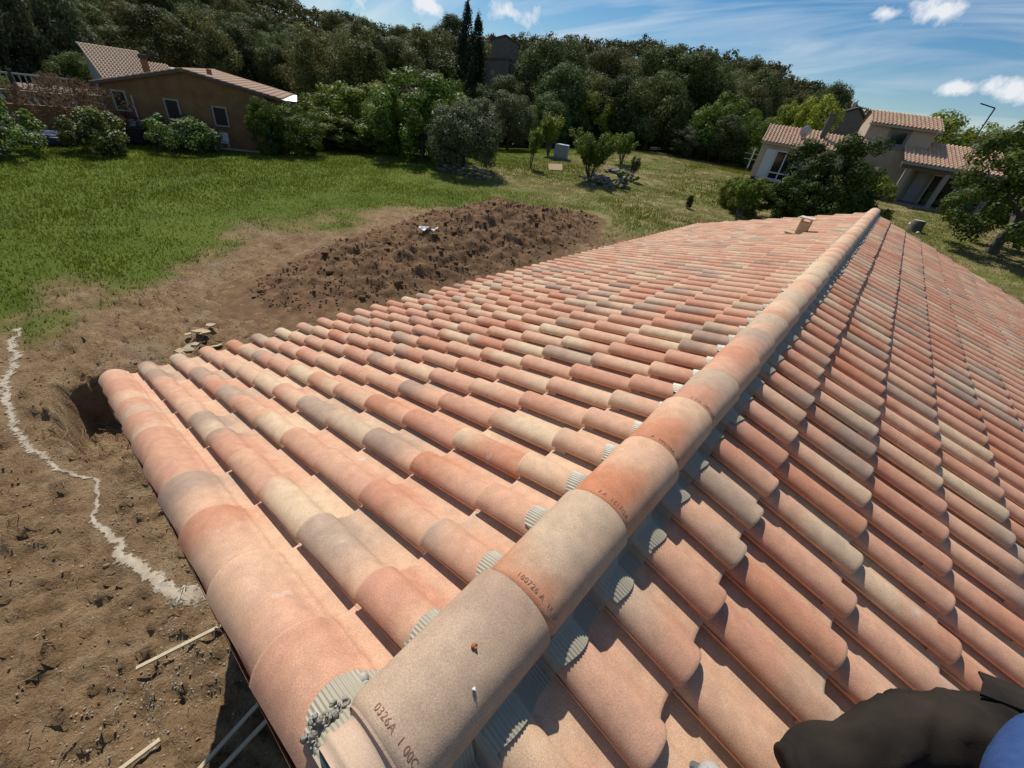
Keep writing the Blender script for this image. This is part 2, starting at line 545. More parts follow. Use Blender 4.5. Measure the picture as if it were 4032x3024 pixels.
def build_ground():
    def seg(a, b, s):
        return np.arange(a, b - 1e-6, s)
    xs = np.concatenate([-np.geomspace(420, 46, 34), seg(-45, -18, 1.1), seg(-18, -11, .14), seg(-11, -2, .055), seg(-2, 8, .5), seg(8, 46, 1.5), np.geomspace(46, 420, 26)])
    ys = np.concatenate([-np.geomspace(420, 9, 30), seg(-8.5, -3.2, .25), seg(-3.2, 2.2, .055), seg(2.2, 19, .14), seg(19, 62, .9), np.geomspace(62, 420, 36)])
    X, Y = np.meshgrid(xs, ys)
    Z = ground_z(X, Y)
    nx, ny = len(xs), len(ys)
    V = np.stack([X.ravel(), Y.ravel(), Z.ravel()], 1)
    i = np.arange(nx * ny).reshape(ny, nx)
    F = np.stack([i[:-1, :-1].ravel(), i[:-1, 1:].ravel(), i[1:, 1:].ravel(), i[1:, :-1].ravel()], 1)
    D = np.hypot(X, Y)
    dirt = dirt_mask(X, Y)
    dirt = np.clip(dirt + (fbm(X * 1.6, Y * 1.6, 4, 88) - .5) * 5.5 * dirt * (1 - dirt), 0, 1)
    dry = ss(-27, -19, X + (fbm(X * .2, Y * .2, 3, 9) - .5) * 10) * ss(17, 24, Y)
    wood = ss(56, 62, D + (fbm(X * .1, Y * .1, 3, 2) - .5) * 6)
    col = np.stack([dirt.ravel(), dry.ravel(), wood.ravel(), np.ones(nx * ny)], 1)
    m = bpy.data.materials.new('ground'); m.use_nodes = True
    t = m.node_tree; L = t.links.new
    b = t.nodes['Principled BSDF']; b.inputs['Roughness'].default_value = .95; b.inputs['Specular IOR Level'].default_value = .1
    at = N(t, 'ShaderNodeAttribute', attribute_name='c'); sp = N(t, 'ShaderNodeSeparateColor'); L(at.outputs['Color'], sp.inputs[0])
    geo = N(t, 'ShaderNodeNewGeometry'); P = geo.outputs['Position']

    def noise(s, d=5, r=.6):
        n = N(t, 'ShaderNodeTexNoise'); n.inputs['Scale'].default_value = s; n.inputs['Detail'].default_value = d; n.inputs['Roughness'].default_value = r
        L(P, n.inputs['Vector']); return n.outputs[0]

    def mix(f, a, b_):
        x = N(t, 'ShaderNodeMix', data_type='RGBA')
        L(f, x.inputs[0])
        for s, v in ((6, a), (7, b_)):
            if isinstance(v, tuple): x.inputs[s].default_value = (*v, 1)
            else: L(v, x.inputs[s])
        return x.outputs[2]

    def rng(v, a, b_, lo=0, hi=1):
        r = N(t, 'ShaderNodeMapRange'); r.inputs[1].default_value = a; r.inputs[2].default_value = b_; r.inputs[3].default_value = lo; r.inputs[4].default_value = hi
        L(v, r.inputs[0]); return r.outputs[0]
    soil = ramp(t, noise(2.2, 8, .68), [(.28, (.18, .110, .056)), (.45, (.285, .182, .096)), (.58, (.365, .245, .133)), (.72, (.45, .33, .195))])
    soil = mix(rng(noise(26, 5), .50, .68, 0, .6), soil, (.38, .28, .17))
    soil = mix(rng(noise(11, 6, .7), .54, .66, 0, .6), soil, (.125, .08, .045))
    soil = mix(rng(noise(.55, 5), .55, .70, 0, .5), soil, (.30, .24, .17))
    grass = ramp(t, noise(.35, 6), [(.3, (.075, .115, .014)), (.5, (.115, .160, .019)), (.7, (.16, .195, .026))])
    grass = mix(rng(noise(7, 4), .35, .7, 0, .45), grass, (.15, .19, .045))
    dryc = ramp(t, noise(1.1, 6), [(.33, (.12, .125, .03)), (.5, (.25, .21, .085)), (.66, (.42, .33, .17))])
    dm = N(t, 'ShaderNodeMath', operation='MULTIPLY'); L(sp.outputs[1], dm.inputs[0]); L(rng(noise(.25, 4), .32, .56), dm.inputs[1])
    g2 = mix(dm.outputs[0], grass, dryc)
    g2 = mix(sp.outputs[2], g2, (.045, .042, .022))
    base = mix(sp.outputs[0], g2, soil)
    L(base, b.inputs['Base Color'])
    bp = N(t, 'ShaderNodeBump'); bp.inputs['Strength'].default_value = 1.0; bp.inputs['Distance'].default_value = .09
    L(noise(24, 6, .7), bp.inputs['Height']); L(bp.outputs[0], b.inputs['Normal'])
    MATS['ground'] = m
    me = np_mesh('ground', V, F, m, True, None, col)
    tag(link('ground', me), kind='structure')


build_ground()


# ------------------------------------------------------------------ heap of soil beside the house
def mound_h(x, y):
    # ridge of the heap runs beside the eave
    t = ss(2.2, 8.0, y) * (1 - ss(15.5, 23.5, y))
    cx = np.interp(y, [2, 8, 14, 20, 24], [-12.2, -12.9, -13.2, -12.6, -11.6])
    hw = np.interp(y, [2, 8, 13, 18, 24], [2.2, 3.5, 4.2, 3.6, 1.5])
    r = np.abs(x - cx) / hw
    top = np.interp(y, [3, 6, 9, 12.5, 15, 18, 21, 24], [.42, .72, .95, 1.28, 1.30, .8, .4, .1])
    lump = (fbm(x * .7, y * .7, 3, 61) - .5) * .5
    return t ** .5 * (top + lump) * (1 - ss(.05, 1.08, r)) - .12


def build_mound():
    xs = np.arange(-18.2, -6.5, .085); ys = np.arange(1.6, 24.6, .085)
    X, Y = np.meshgrid(xs, ys)
    h = mound_h(X, Y)
    n = (fbm(X * 2.2, Y * 2.2, 4, 71) - .5) * .36 + (fbm(X * 7, Y * 7, 4, 81, .65) - .5) * .30 + (fbm(X * 3.5, Y * 3.5, 3, 91) - .5) * .12
    Z = terr(X, Y) + h + n * ss(-.05, .35, h)
    nx, ny = len(xs), len(ys)
    i = np.arange(nx * ny).reshape(ny, nx)
    F = np.stack([i[:-1, :-1].ravel(), i[:-1, 1:].ravel(), i[1:, 1:].ravel(), i[1:, :-1].ravel()], 1)
    hf = h.ravel()[F].max(1)
    F = F[hf > -.09]
    used = np.unique(F); remap = np.zeros(nx * ny, int); remap[used] = np.arange(len(used))
    V = np.stack([X.ravel(), Y.ravel(), Z.ravel()], 1)[used]
    m = mat('heap_soil', (.105, .060, .033), .95, color2=(.225, .138, .076), noise=1, nscale=2.6, bump=1.0, bscale=22, spec=.08, detail=9)
    me = np_mesh('soil_heap', V, remap[F], m, True)
    o = link('soil_heap', me)
    tag(o, 'long heap of dug brown soil beside the tiled roof', 'soil heap')
    return o


build_mound()


def rocks(name, pts, sizes, m, rng, flat=.7, smooth=False):
    """many lumpy stones or clods in one mesh"""
    base = np.array([(0, 0, 1), (.894, 0, .447), (.276, .851, .447), (-.724, .526, .447), (-.724, -.526, .447), (.276, -.851, .447),
                     (.724, .526, -.447), (-.276, .851, -.447), (-.894, 0, -.447), (-.276, -.851, -.447), (.724, -.526, -.447), (0, 0, -1)])
    fc = np.array([(0, 1, 2), (0, 2, 3), (0, 3, 4), (0, 4, 5), (0, 5, 1), (1, 6, 2), (2, 7, 3), (3, 8, 4), (4, 9, 5), (5, 10, 1),
                   (6, 7, 2), (7, 8, 3), (8, 9, 4), (9, 10, 5), (10, 6, 1), (11, 7, 6), (11, 8, 7), (11, 9, 8), (11, 10, 9), (11, 6, 10)])
    n = len(pts)
    V = np.repeat(base[None], n, 0) * (1 + rng.uniform(-.32, .32, (n, 12, 1)))
    V *= rng.uniform(.6, 1.25, (n, 1, 3)); V[:, :, 2] *= flat
    a = rng.uniform(0, 6.28, n); c, s = np.cos(a)[:, None], np.sin(a)[:, None]
    x = V[:, :, 0] * c - V[:, :, 1] * s; y = V[:, :, 0] * s + V[:, :, 1] * c
    V = np.stack([x, y, V[:, :, 2]], 2) * np.asarray(sizes)[:, None, None] + np.asarray(pts)[:, None, :]
    F = (fc[None] + (np.arange(n) * 12)[:, None, None]).reshape(-1, 3)
    return np_mesh(name, V.reshape(-1, 3), F, m, smooth)


def build_clods():
    rng = np.random.default_rng(3)
    n = 105000
    x = rng.uniform(-18, -1.5, n); y = rng.uniform(-4, 23, n)
    w = rng.random(n)
    d = dirt_mask(x, y); mh = mound_h(x, y)
    keep = (w < d * (.16 + .34 * ss(.40, .62, fbm(x * .8, y * .8, 3, 17)))) & (mh < -.02) & (x < -2)
    x1, y1 = x[keep], y[keep]
    z1 = ground_z(x1, y1)
    s1 = rng.uniform(.005, .019, len(x1)) * (1 + 1.0 * (rng.random(len(x1)) > .985))
    k2 = (mh > .05) & (w < .22)
    x2, y2 = x[k2], y[k2]
    n2 = (fbm(x2 * 2.2, y2 * 2.2, 4, 71) - .5) * .36 + (fbm(x2 * 7, y2 * 7, 4, 81, .65) - .5) * .30 + (fbm(x2 * 3.5, y2 * 3.5, 3, 91) - .5) * .12
    z2 = terr(x2, y2) + mound_h(x2, y2) + n2 * ss(-.05, .35, mound_h(x2, y2))
    s2 = rng.uniform(.012, .045, len(x2)) * (1 + 1.8 * (rng.random(len(x2)) > .95))
    m1 = mat('clod', (.25, .165, .095), .95, color2=(.40, .29, .18), noise=1, nscale=3, spec=.08)
    me = rocks('soil_clods', np.stack([x1, y1, z1 + s1 * .15], 1), s1, m1, rng)
    tag(link('soil_clods', me), 'crumbled brown soil clods scattered over the bare ground', 'soil', kind='stuff')
    me = rocks('heap_clods', np.stack([x2, y2, z2 + s2 * .1], 1), s2, MATS['heap_soil'], rng)
    tag(link('heap_clods', me), 'dark crumbs of soil covering the long earth heap', 'soil', kind='stuff')


build_clods()


# ------------------------------------------------------------------ lime trail on the bare ground
def lime_mat():
    if 'lime' in MATS: return MATS['lime']
    m = mat('lime', (.55, .475, .365), .95, color2=(.33, .26, .18), noise=1, nscale=4, bump=.6, bscale=70, spec=.08)
    t = m.node_tree; L = t.links.new; b = t.nodes['Principled BSDF']
    at = N(t, 'ShaderNodeAttribute', attribute_name='c'); sp = N(t, 'ShaderNodeSeparateColor'); L(at.outputs['Color'], sp.inputs[0])
    geo = N(t, 'ShaderNodeNewGeometry')
    n = N(t, 'ShaderNodeTexNoise'); n.inputs['Scale'].default_value = 13; n.inputs['Detail'].default_value = 8; n.inputs['Roughness'].default_value = .75
    L(geo.outputs['Position'], n.inputs['Vector'])
    # soil shows through where the lime is thin
    a = N(t, 'ShaderNodeMath', operation='MULTIPLY_ADD'); L(sp.outputs[0], a.inputs[0]); a.inputs[1].default_value = .42; L(sp.outputs[1], a.inputs[2])
    s = N(t, 'ShaderNodeMath', operation='SUBTRACT'); L(a.outputs[0], s.inputs[0]); L(n.outputs[0], s.inputs[1])
    r = N(t, 'ShaderNodeMapRange'); r.inputs[1].default_value = 0; r.inputs[2].default_value = .12; L(s.outputs[0], r.inputs[0])
    L(r.outputs[0], b.inputs['Alpha'])
    return m


def build_lime():
    rng = np.random.default_rng(5)
    k = CAM_Z / 5.2

    def strip(name, pts, widths, label, seed, dens):
        P = np.array(pts, float) * k
        seglen = np.concatenate([[0], np.cumsum(np.hypot(*np.diff(P, axis=0).T))])
        s = np.arange(0, seglen[-1], .035)
        cx = np.interp(s, seglen, P[:, 0]); cy = np.interp(s, seglen, P[:, 1])
        cx += (fbm(s * 3.1, s * 0 + seed, 4, seed, .65) - .5) * .26; cy += (fbm(s * 3.1, s * 0 + seed + 9, 4, seed, .65) - .5) * .26
        tx = np.gradient(cx); ty = np.gradient(cy); l = np.hypot(tx, ty); nx_, ny_ = -ty / l, tx / l
        w = np.interp(s, seglen, widths) * 1.15
        nw = 13
        q = np.linspace(-1, 1, nw)
        wl = w * (.25 + 1.5 * fbm(s * 4.3, s * 0 + 1, 4, seed + 1, .7)); wr = w * (.25 + 1.5 * fbm(s * 4.3, s * 0 + 5, 4, seed + 2, .7))
        off = np.where(q[None] < 0, q[None] * wl[:, None], q[None] * wr[:, None])
        X = cx[:, None] + nx_[:, None] * off; Y = cy[:, None] + ny_[:, None] * off
        Z = ground_z(X, Y) + .012 * (1 - q[None] ** 2) + .003 + (vnoise(X * 40, Y * 40, seed) - .5) * .006
        nn = len(s)
        V = np.stack([X.ravel(), Y.ravel(), Z.ravel()], 1)
        i = np.arange(nn * nw).reshape(nn, nw)
        F = np.stack([i[:-1, :-1].ravel(), i[:-1, 1:].ravel(), i[1:, 1:].ravel(), i[1:, :-1].ravel()], 1)
        colr = np.repeat((1 - np.abs(q))[None], nn, 0).ravel() * np.repeat(ss(0, 12, np.minimum(np.arange(nn), nn - 1 - np.arange(nn))), nw)
        me = np_mesh(name, V, F, lime_mat(), True, None, np.stack([colr, np.repeat(np.interp(s / s[-1], [0, .35, .6, .72, .86, 1], [dens, dens * .9, dens * .75, dens * .95, dens * 1.3, dens * 1.35]), nw), colr, colr * 0 + 1], 1))
        tag(link(name, me), label, 'lime trail')
    strip('lime_trail', [tuple(q) for q in TRAIL[1:] / k],
          [.13, .14, .15, .15, .10, .06, .05, .055, .085, .12, .12, .12, .17, .17, .12], 'white trail of spilled lime winding over the bare ground to the eave', 3, .27)
    strip('lime_trail', [(-13.4, -1.75), (-12.4, -1.5), (-11.4, -1.35), (-10.4, -1.32), (-9.6, -1.2)], [.1, .13, .12, .1, .06], 'short faint white lime trail at the left edge of the picture', 23, .24)


build_lime()
# ------------------------------------------------------------------ the new tiled house
SL = rad(18.0)
CS, SN = math.cos(SL), math.sin(SL)
RX = -0.25                    # ridge axis x
CREST_Z = 4.728               # height of the tile crest plane at the axis
PITCH, GAUGE, TLEN = .245, .41, .475
HUMP = .062
LIFT = .036
NCOL = 62
Y0 = .03                      # left lip of column 0
ROOF_END = Y0 + NCOL * PITCH
house = empty('new_house', (-.25, 7.6, 0))
tag(house, 'single storey house with a new salmon clay tile roof', 'house')
HINV = Matrix.Translation((.25, -7.6, 0))


def prof_pts(wide=False):
    """tile cross section: (u, z) left lip -> hump -> channel"""
    pts = []
    if not wide:
        ul, ur, h, zl = -.018, .126, HUMP, .019
    else:
        ul, ur, h, zl = -.058, .160, .068, -.012
    uc, hw = (ul + ur) / 2, (ur - ul) / 2
    R = (hw * hw + h * h) / (2 * h)
    for i in range(13):
        a = -1 + 2 * i / 12
        ang = a * math.asin(min(1, hw / R))
        u = uc + R * math.sin(ang); z = R * math.cos(ang) - (R - h)
        if a < 0:
            z = zl + z * (h - zl) / h
        pts.append((u, z))
    if wide:
        pts[-1] = (ur, .014); pts.append((ur + .002, .012)); pts.append((ur + .003, -.004))
    for i in range(1, 6):
        u = ur + (.262 - ur) * i / 5
        q = (u - ur) / (.262 - ur)
        pts.append((u, -.021 * math.sin(math.pi * q) ** .6 + .002 * q))
    return pts


def tile_arrays(mirror, wide=False, cut=None):
    """tile in its own frame: X across, Y up the slope, Z normal. returns V,F,UV"""
    prof = prof_pts(wide)
    vs_len = [0.0, .004, .014, .24, TLEN]
    if cut: vs_len = [0.0, .004, .014, cut * .5, cut]
    V, F, UV = [], [], []
    n = len(prof)
    UC = (prof[0][0] + prof[12][0]) / 2

    def lift(v): return LIFT * (1 - v / GAUGE)
    for k, v in enumerate(vs_len):
        drop = (.004, .001, 0, 0, 0)[k]
        tp = (.16 if wide else .09) * v / TLEN
        for i, (u, z) in enumerate(prof):
            if i < 13:
                uu_ = UC + (u - UC) * (1 - tp); zz_ = z * (1 - tp * .9) if z > 0 else z
            else:
                uu_, zz_ = u, z
            V.append((uu_, v, zz_ + lift(v) - drop)); UV.append((u / PITCH, v / GAUGE))
    for k in range(len(vs_len) - 1):
        for i in range(n - 1):
            a = k * n + i
            F.append((a, a + 1, a + n + 1, a + n))
    # front face
    b = len(V)
    for (u, z) in prof:
        V.append((u, 0, z + lift(0) - .004)); UV.append((u / PITCH, 0))
    for (u, z) in prof:
        V.append((u, 0.001, z + lift(0) - .020)); UV.append((u / PITCH, 0))
    for i in range(n - 1):
        F.append((b + i, b + n + i, b + n + i + 1, b + i + 1))
    # lip along the left side (and the deep flap of the verge tile)
    b = len(V)
    u, z = prof[0]
    dz = .085 if wide else .014
    for v in vs_len:
        V.append((u, v, z + lift(v))); UV.append((0, v / GAUGE))
        V.append((u + (.0 if wide else .004), v, z + lift(v) - dz)); UV.append((0, v / GAUGE))
    for k in range(len(vs_len) - 1):
        a = b + 2 * k
        F.append((a, a + 2, a + 3, a + 1))
    # underside near the lip so the overhang is solid
    b = len(V)
    for v in (0.0, vs_len[-1]):
        for (u, z) in prof[:7]:
            V.append((u + .002, v + .001, z + lift(v) - .014 - (.07 if wide and u < prof[0][0] + .001 else 0))); UV.append((u / PITCH, v / GAUGE))
    for i in range(6):
        F.append((b + i, b + i + 7, b + i + 8, b + i + 1))
    V = np.array(V); F = np.array(F); UV = np.array(UV)
    if mirror:
        V[:, 0] *= -1; F = F[:, ::-1]
    return V, F, UV


def tile_frame(side, col, s_front, jitter=True):
    """world matrix (4x4 np) of a tile whose front edge lies s_front down the slope from the axis"""
    y = Y0 + col * PITCH
    ux = CS * side                       # down slope x
    X = np.array([0, 1.0 if side > 0 else -1.0, 0]); U = np.array([-ux, 0, SN]); Nn = np.cross(X, U)
    base = np.array([RX, y, CREST_Z]) + s_front * np.array([ux, 0, -SN]) - Nn * (HUMP + .022)
    Mx = np.eye(4); Mx[:3, 0] = X; Mx[:3, 1] = U; Mx[:3, 2] = Nn; Mx[:3, 3] = base
    return Mx


CAMR = np.array([RIGHT, UPV, BACK])


def project(p):
    q = CAMR @ (np.asarray(p) - np.array([0, 0, CAM_Z]))
    if q[2] > -.02: return None
    return (512 + 405 * q[0] / -q[2], 384 - 405 * q[1] / -q[2])


def tile_colour(rng, side, row):
    a = rng.random(); b = rng.random()
    # new tiles: mostly salmon and cream, some smoky grey
    r1 = rng.choice([rng.uniform(.10, .32), rng.uniform(.3, .5), rng.uniform(.5, .74), rng.uniform(.78, .97)], p=[.30, .30, .14, .26])
    r2 = rng.choice([rng.uniform(.12, .34), rng.uniform(.32, .52), rng.uniform(.5, .74), rng.uniform(.78, .92)], p=[.30, .42, .20, .08])
    if side > 0 and .5 < r2 < .78 and rng.random() < .5:
        r2 = rng.uniform(.08, .42)
    if side > 0 and .45 < r1 < .78 and rng.random() < .5:
        r1 = rng.choice([rng.uniform(.05, .3), rng.uniform(.86, 1.0)])
    return (r1, r2, rng.uniform(.0, .75), 1.0)


def build_tiles():
    rng = np.random.default_rng(12)
    protos = {}
    for side in (-1, 1):
        for wide in (False, True):
            A = tile_arrays(side < 0, wide)
            me = np_mesh('tile', A[0], A[1], MATS['clay_tile'], True, A[2])
            protos[(side, wide)] = (A, me)
    items = []
    for side in (-1, 1):
        s0 = .415 if side < 0 else .462
        for col in range(NCOL):
            off = rng.normal(0, .003)
            for row in range(11):
                s = s0 + row * GAUGE + off + rng.normal(0, .003)
                Mx = tile_frame(side, col, s)
                if row == 0:
                    pass
                corners = [Mx @ np.array([(-1 if side < 0 else 1) * u, v, .04, 1]) for u, v in ((-.02, 0), (.24, 0), (.24, GAUGE), (-.02, GAUGE))]
                pr = [project(c[:3]) for c in corners]
                area = 0
                if all(p is not None for p in pr):
                    xs_ = [min(max(p[0], 0), 1024) for p in pr]; ys_ = [min(max(p[1], 0), 768) for p in pr]
                    for i in range(4):
                        j = (i + 1) % 4
                        area += xs_[i] * ys_[j] - xs_[j] * ys_[i]
                    area = abs(area) / 2
                # small random seat of each tile
                a = rng.normal(0, .006); b = rng.normal(0, .004)
                Rz = np.eye(4); Rz[0, 1] = -b; Rz[1, 0] = b; Rz[2, 0] = a * .3; Rz[2, 1] = a
                Mx = Mx @ Rz
                items.append((area, side, col, row, Mx, tile_colour(rng, side, row)))
    items.sort(key=lambda q: -q[0])
    for area, side, col, row, Mx, c in items[:300]:
        A, me = protos[(side, col == 0)]
        o = link('tile', me, house)
        o.matrix_parent_inverse = Matrix()
        o.matrix_world = Matrix(Mx.tolist())
        o.matrix_local = HINV @ Matrix(Mx.tolist())
        o.color = c
    VV, FF, UU, CC = [], [], [], []
    base = 0
    for area, side, col, row, Mx, c in items[300:]:
        A, me = protos[(side, col == 0)]
        V = np.c_[A[0], np.ones(len(A[0]))] @ Mx.T
        VV.append(V[:, :3] + np.array([.25, -7.6, 0])); FF.append(A[1] + base); UU.append(A[2]); CC.append(np.tile(np.array(c), (len(V), 1)))
        base += len(V)
    me = np_mesh('tile_field', np.concatenate(VV), np.concatenate(FF), MATS['clay_tile_field'], True, np.concatenate(UU), np.concatenate(CC))
    o = link('tile_field', me, house); o['kind'] = 'stuff'


build_tiles()


def surf_z(side, y, x):
    """height of the tile surface at (x, y) near the ridge (top row)"""
    prof = prof_pts(False)
    u = np.mod(y - Y0, PITCH)
    col0 = (y - Y0) < .18
    z = np.interp(u, [p[0] for p in prof], [p[1] for p in prof])
    # the next hump's lip overlaps the channel end
    lip = np.interp(u - PITCH, [p[0] for p in prof], [p[1] for p in prof], left=-1)
    z = np.maximum(z, lip)
    pw = prof_pts(True)
    zw = np.interp(y - Y0, [p[0] for p in pw], [p[1] for p in pw], left=-.012)
    z = np.where(col0, zw, z)
    d = np.abs(x - RX) / CS
    s0 = .415 if side < 0 else .462
    lift = LIFT * (1 - (s0 - d) / GAUGE)
    plane = CREST_Z - d * SN
    return plane + (z - HUMP - .022 + lift) / CS


def build_ridge():
    # battens, deck and walls of the house below the tiles
    w = MB()
    for side in (-1, 1):
        pts = []
        e = 4.45
        a = Vector((RX, .06, CREST_Z - .13)); b_ = Vector((RX + side * e * CS, .06, CREST_Z - .13 - e * SN))
        th = Vector((0, 0, -.06)); Ly = Vector((0, ROOF_END - .12, 0))
        if side < 0:
            w.prism([a, b_, b_ + th, a + th], Ly)
        else:
            w.prism([a, a + th, b_ + th, b_], Ly)
    o = w.build('roof_deck', mat('rough_board', (.30, .22, .13), .9, noise=.35, nscale=6, bump=.3, bscale=30), house); o.matrix_local = HINV
    wall = MB()
    ex, wx = 4.0, 4.05
    for y in (.2, ROOF_END - .35):
        wall.prism([(-4.0, y, -1.2), (3.7, y, -1.2), (3.7, y, 3.28), (RX, y, 4.50), (-4.0, y, 3.28)], (0, .2, 0))
    wall.box((-3.9, ROOF_END / 2, 1.0), (.2, ROOF_END - .75, 4.5)); wall.box((3.6, ROOF_END / 2, 1.0), (.2, ROOF_END - .75, 4.5))
    o = wall.build('wall', mat('block_wall', (.34, .32, .29), .95, noise=.25, nscale=5, bump=.4, bscale=30), house); o.matrix_local = HINV
    # verge board under the end column
    for side in (-1, 1):
        g = MB()
        a = Vector((RX + side * .02, .0, CREST_Z - .11)); b_ = Vector((RX + side * 4.45 * CS, .0, CREST_Z - .11 - 4.45 * SN))
        th = Vector((0, 0, -.12))
        g.prism([a, a + th, b_ + th, b_] if side > 0 else [a, b_, b_ + th, a + th], (0, .022, 0))
        o = g.build('verge_board', mat('grey_board', (.22, .21, .19), .85, noise=.25, nscale=8), house); o.matrix_local = HINV
    # pleated ridge closure on both sides
    m = bpy.data.materials.new('closure'); m.use_nodes = True
    bs = m.node_tree.nodes['Principled BSDF']; bs.inputs['Base Color'].default_value = (.36, .32, .235, 1); bs.inputs['Roughness'].default_value = .42; bs.inputs['Metallic'].default_value = .0
    rngc = np.random.default_rng(4)
    for side in (-1, 1):
        ys = np.concatenate([np.arange(.012, 4.2, .0024), np.arange(4.2, ROOF_END, .010)])
        crest = Y0 + .07
        ph = np.cos(2 * np.pi * (ys - crest) / PITCH)
        wob = (vnoise(ys * 9, ys * 0, 3) - .5) * .014 + (vnoise(np.floor((ys - Y0) / PITCH) * 1.7, ys * 0, 8) - .5) * .034
        if side < 0:
            ext = .1185 + np.where(ph > -.2, .040 + .016 * ph, .036) - .022 * ss(.2, -1., ph) + wob
        else:
            ext = .1185 + .058 + .012 * ph + wob
        ext = np.where(ys < .25, ext + .02, ext)
        rows = np.linspace(.055, 1.0, 7)
        V = []
        for r in rows:
            x = RX + side * ext * r
            z = np.array(surf_z(side, ys, x))
            pl = .0022 * np.sin(2 * np.pi * ys / .0098)
            lift = .004 + .010 * (1 - r) + np.where(ys > 4.2, 0, pl) + .002
            if r < .6:
                z = CREST_Z - .012 - .02 * r + 0 * z
            V.append(np.stack([x, ys, z + lift], 1))
        V = np.stack(V, 0)
        nr, ny, _ = V.shape
        i = np.arange(nr * ny).reshape(nr, ny)
        F = np.stack([i[:-1, :-1].ravel(), i[1:, :-1].ravel(), i[1:, 1:].ravel(), i[:-1, 1:].ravel()], 1)
        if side > 0: F = F[:, ::-1] if False else F
        me = np_mesh('ridge_closure', V.reshape(-1, 3) + np.array([.25, -7.6, 0]), F, m, True)
        link('ridge_closure', me, house)
    # ridge tiles
    NR, P = 37, .41
    na = 22

    def ridge_mesh(first=False):
        V, F, UV = [], [], []
        # (y, radius offset, z drop)
        st = [(-.055, -.030), (-.012, -.029), (-.004, -.026), (.0, -.021), (.004, -.014), (.010, -.008), (.018, -.004), (.03, -.002), (.20, .001), (P - .004, .006), (P, .004)]
        if first: st = [(-.075, -.028), (-.062, -.028), (-.058, -.020), (-.046, -.020), (-.042, -.027)] + st[1:]
        for (y, dr) in st:
            for k in range(na + 1):
                a = math.pi * k / na
                hw, h = .119 + dr, .104 + dr
                V.append((-hw * math.cos(a) * (1 if True else 0), y, h * math.sin(a) ** .92)); UV.append((k / na, y / P))
        n = na + 1
        for i in range(len(st) - 1):
            for k in range(na):
                F.append((i * n + k, i * n + n + k, i * n + n + k + 1, i * n + k + 1))
        # far end face and inner skin
        b = len(V)
        for q, y in ((.004, P + .0005), (-.012, P), (-.013, 0.0)):
            for k in range(n):
                a = math.pi * k / na
                V.append((-(.119 + q) * math.cos(a), y, (.104 + q) * math.sin(a) ** .92)); UV.append((k / na, 1))
        for i in range(2):
            for k in range(na):
                F.append((b + i * n + k, b + i * n + n + k, b + i * n + n + k + 1, b + i * n + k + 1))
        # long bottom edges
        b = len(V)
        for sx in (-1, 1):
            for y in (0, P):
                V.append((sx * .118, y, 0)); V.append((sx * .106, y, -.0005)); UV.append((0, y / P)); UV.append((0, y / P))
            F.append((b, b + 1, b + 3, b + 2)); b += 4
        return np_mesh('ridge_tile', np.array(V), np.array(F)[:, ::1], MATS['clay_tile'], True, np.array(UV))
    me0, me1 = ridge_mesh(True), ridge_mesh()
    rng = np.random.default_rng(41)
    palette = [(.84, .92, .75), (.02, .82, .22), (.04, .50, .55), (.08, .56, .55), (.20, .84, .5), (.40, .15, .5), (.35, .86, .5), (.5, .82, .3), (.3, .6, .4)]
    texts = ['0326A  1 00C', '180726 A  1F 07', '7.A  1E17/2A', 'A  380/26A  1A', 'T 7.A  380/26A']
    tm = mat('stamp', (.235, .125, .078), .9)
    ridge_objs = []
    for i in range(NR):
        o = link('ridge_tile', me0 if i == 0 else me1, house)
        dy = .10 + i * P
        o.matrix_local = HINV @ Matrix.Translation((RX + rng.normal(0, .0015), dy, 4.70 + rng.normal(0, .001))) @ Matrix.Rotation(rng.normal(0, .006), 4, 'Z')
        c = palette[i] if i < len(palette) else (rng.choice([rng.uniform(.15, .5), rng.uniform(.5, .92)]), rng.uniform(.3, .8), rng.uniform(.1, .8))
        o.color = (*c, 1)
        ridge_objs.append(o)
        if i < len(texts):
            cu = bpy.data.curves.new('stamp', 'FONT'); cu.body = texts[i]; cu.size = .021; cu.space_character = 1.1
            tmp = bpy.data.objects.new('stamp', cu); COL.objects.link(tmp)
            dg = bpy.context.evaluated_depsgraph_get()
            ev = tmp.evaluated_get(dg); tm_me = bpy.data.meshes.new_from_object(ev)
            bpy.data.objects.remove(tmp)
            Rr = .1135
            a0 = 1.16 if i == 0 else 1.30
            for v in tm_me.vertices:
                # text runs across the ridge, tops of the letters away from the tile end
                ang = math.pi - a0 - v.co.x / Rr
                yy = .024 + v.co.y
                v.co = (.1172 * math.cos(ang), yy, .1022 * max(math.sin(ang), 0) ** .92 + .0006)
            tm_me.materials.clear(); tm_me.materials.append(tm)
            link('stamp', tm_me, o)
        # moulded notch marks at the far end of each ridge tile
        if i < 9:
            nb = MB()
            for dx in (-.006, .012):
                nb.box((dx, P - .022, .1052), (.0035, .030, .0022))
            nb.build('notch_mark', tm if i % 2 else mat('notch', (.16, .10, .08), .9), o)
    # mortar under the first ridge tile
    mm = mat('mortar', (.40, .385, .33), .95, color2=(.24, .225, .18), noise=1, nscale=26, bump=1, bscale=90)
    rg = np.random.default_rng(9)
    q = []
    sz = []
    for k in range(60):
        t = rg.random()
        a = rg.uniform(.15, math.pi - .15)
        y = .035 + rg.normal(0, .012)
        x = RX - .125 * math.cos(a) if rg.random() < .5 else RX - rg.uniform(.095, .150)
        z = 4.655 + .05 * abs(math.sin(a)) * rg.random()
        q.append((x, y, z)); sz.append(rg.uniform(.004, .010))
    for k in range(46):
        q.append((RX - .128 + rg.normal(0, .007), .045 + rg.uniform(0, .065), 4.70 + rg.normal(0, .006))); sz.append(rg.uniform(.003, .008))
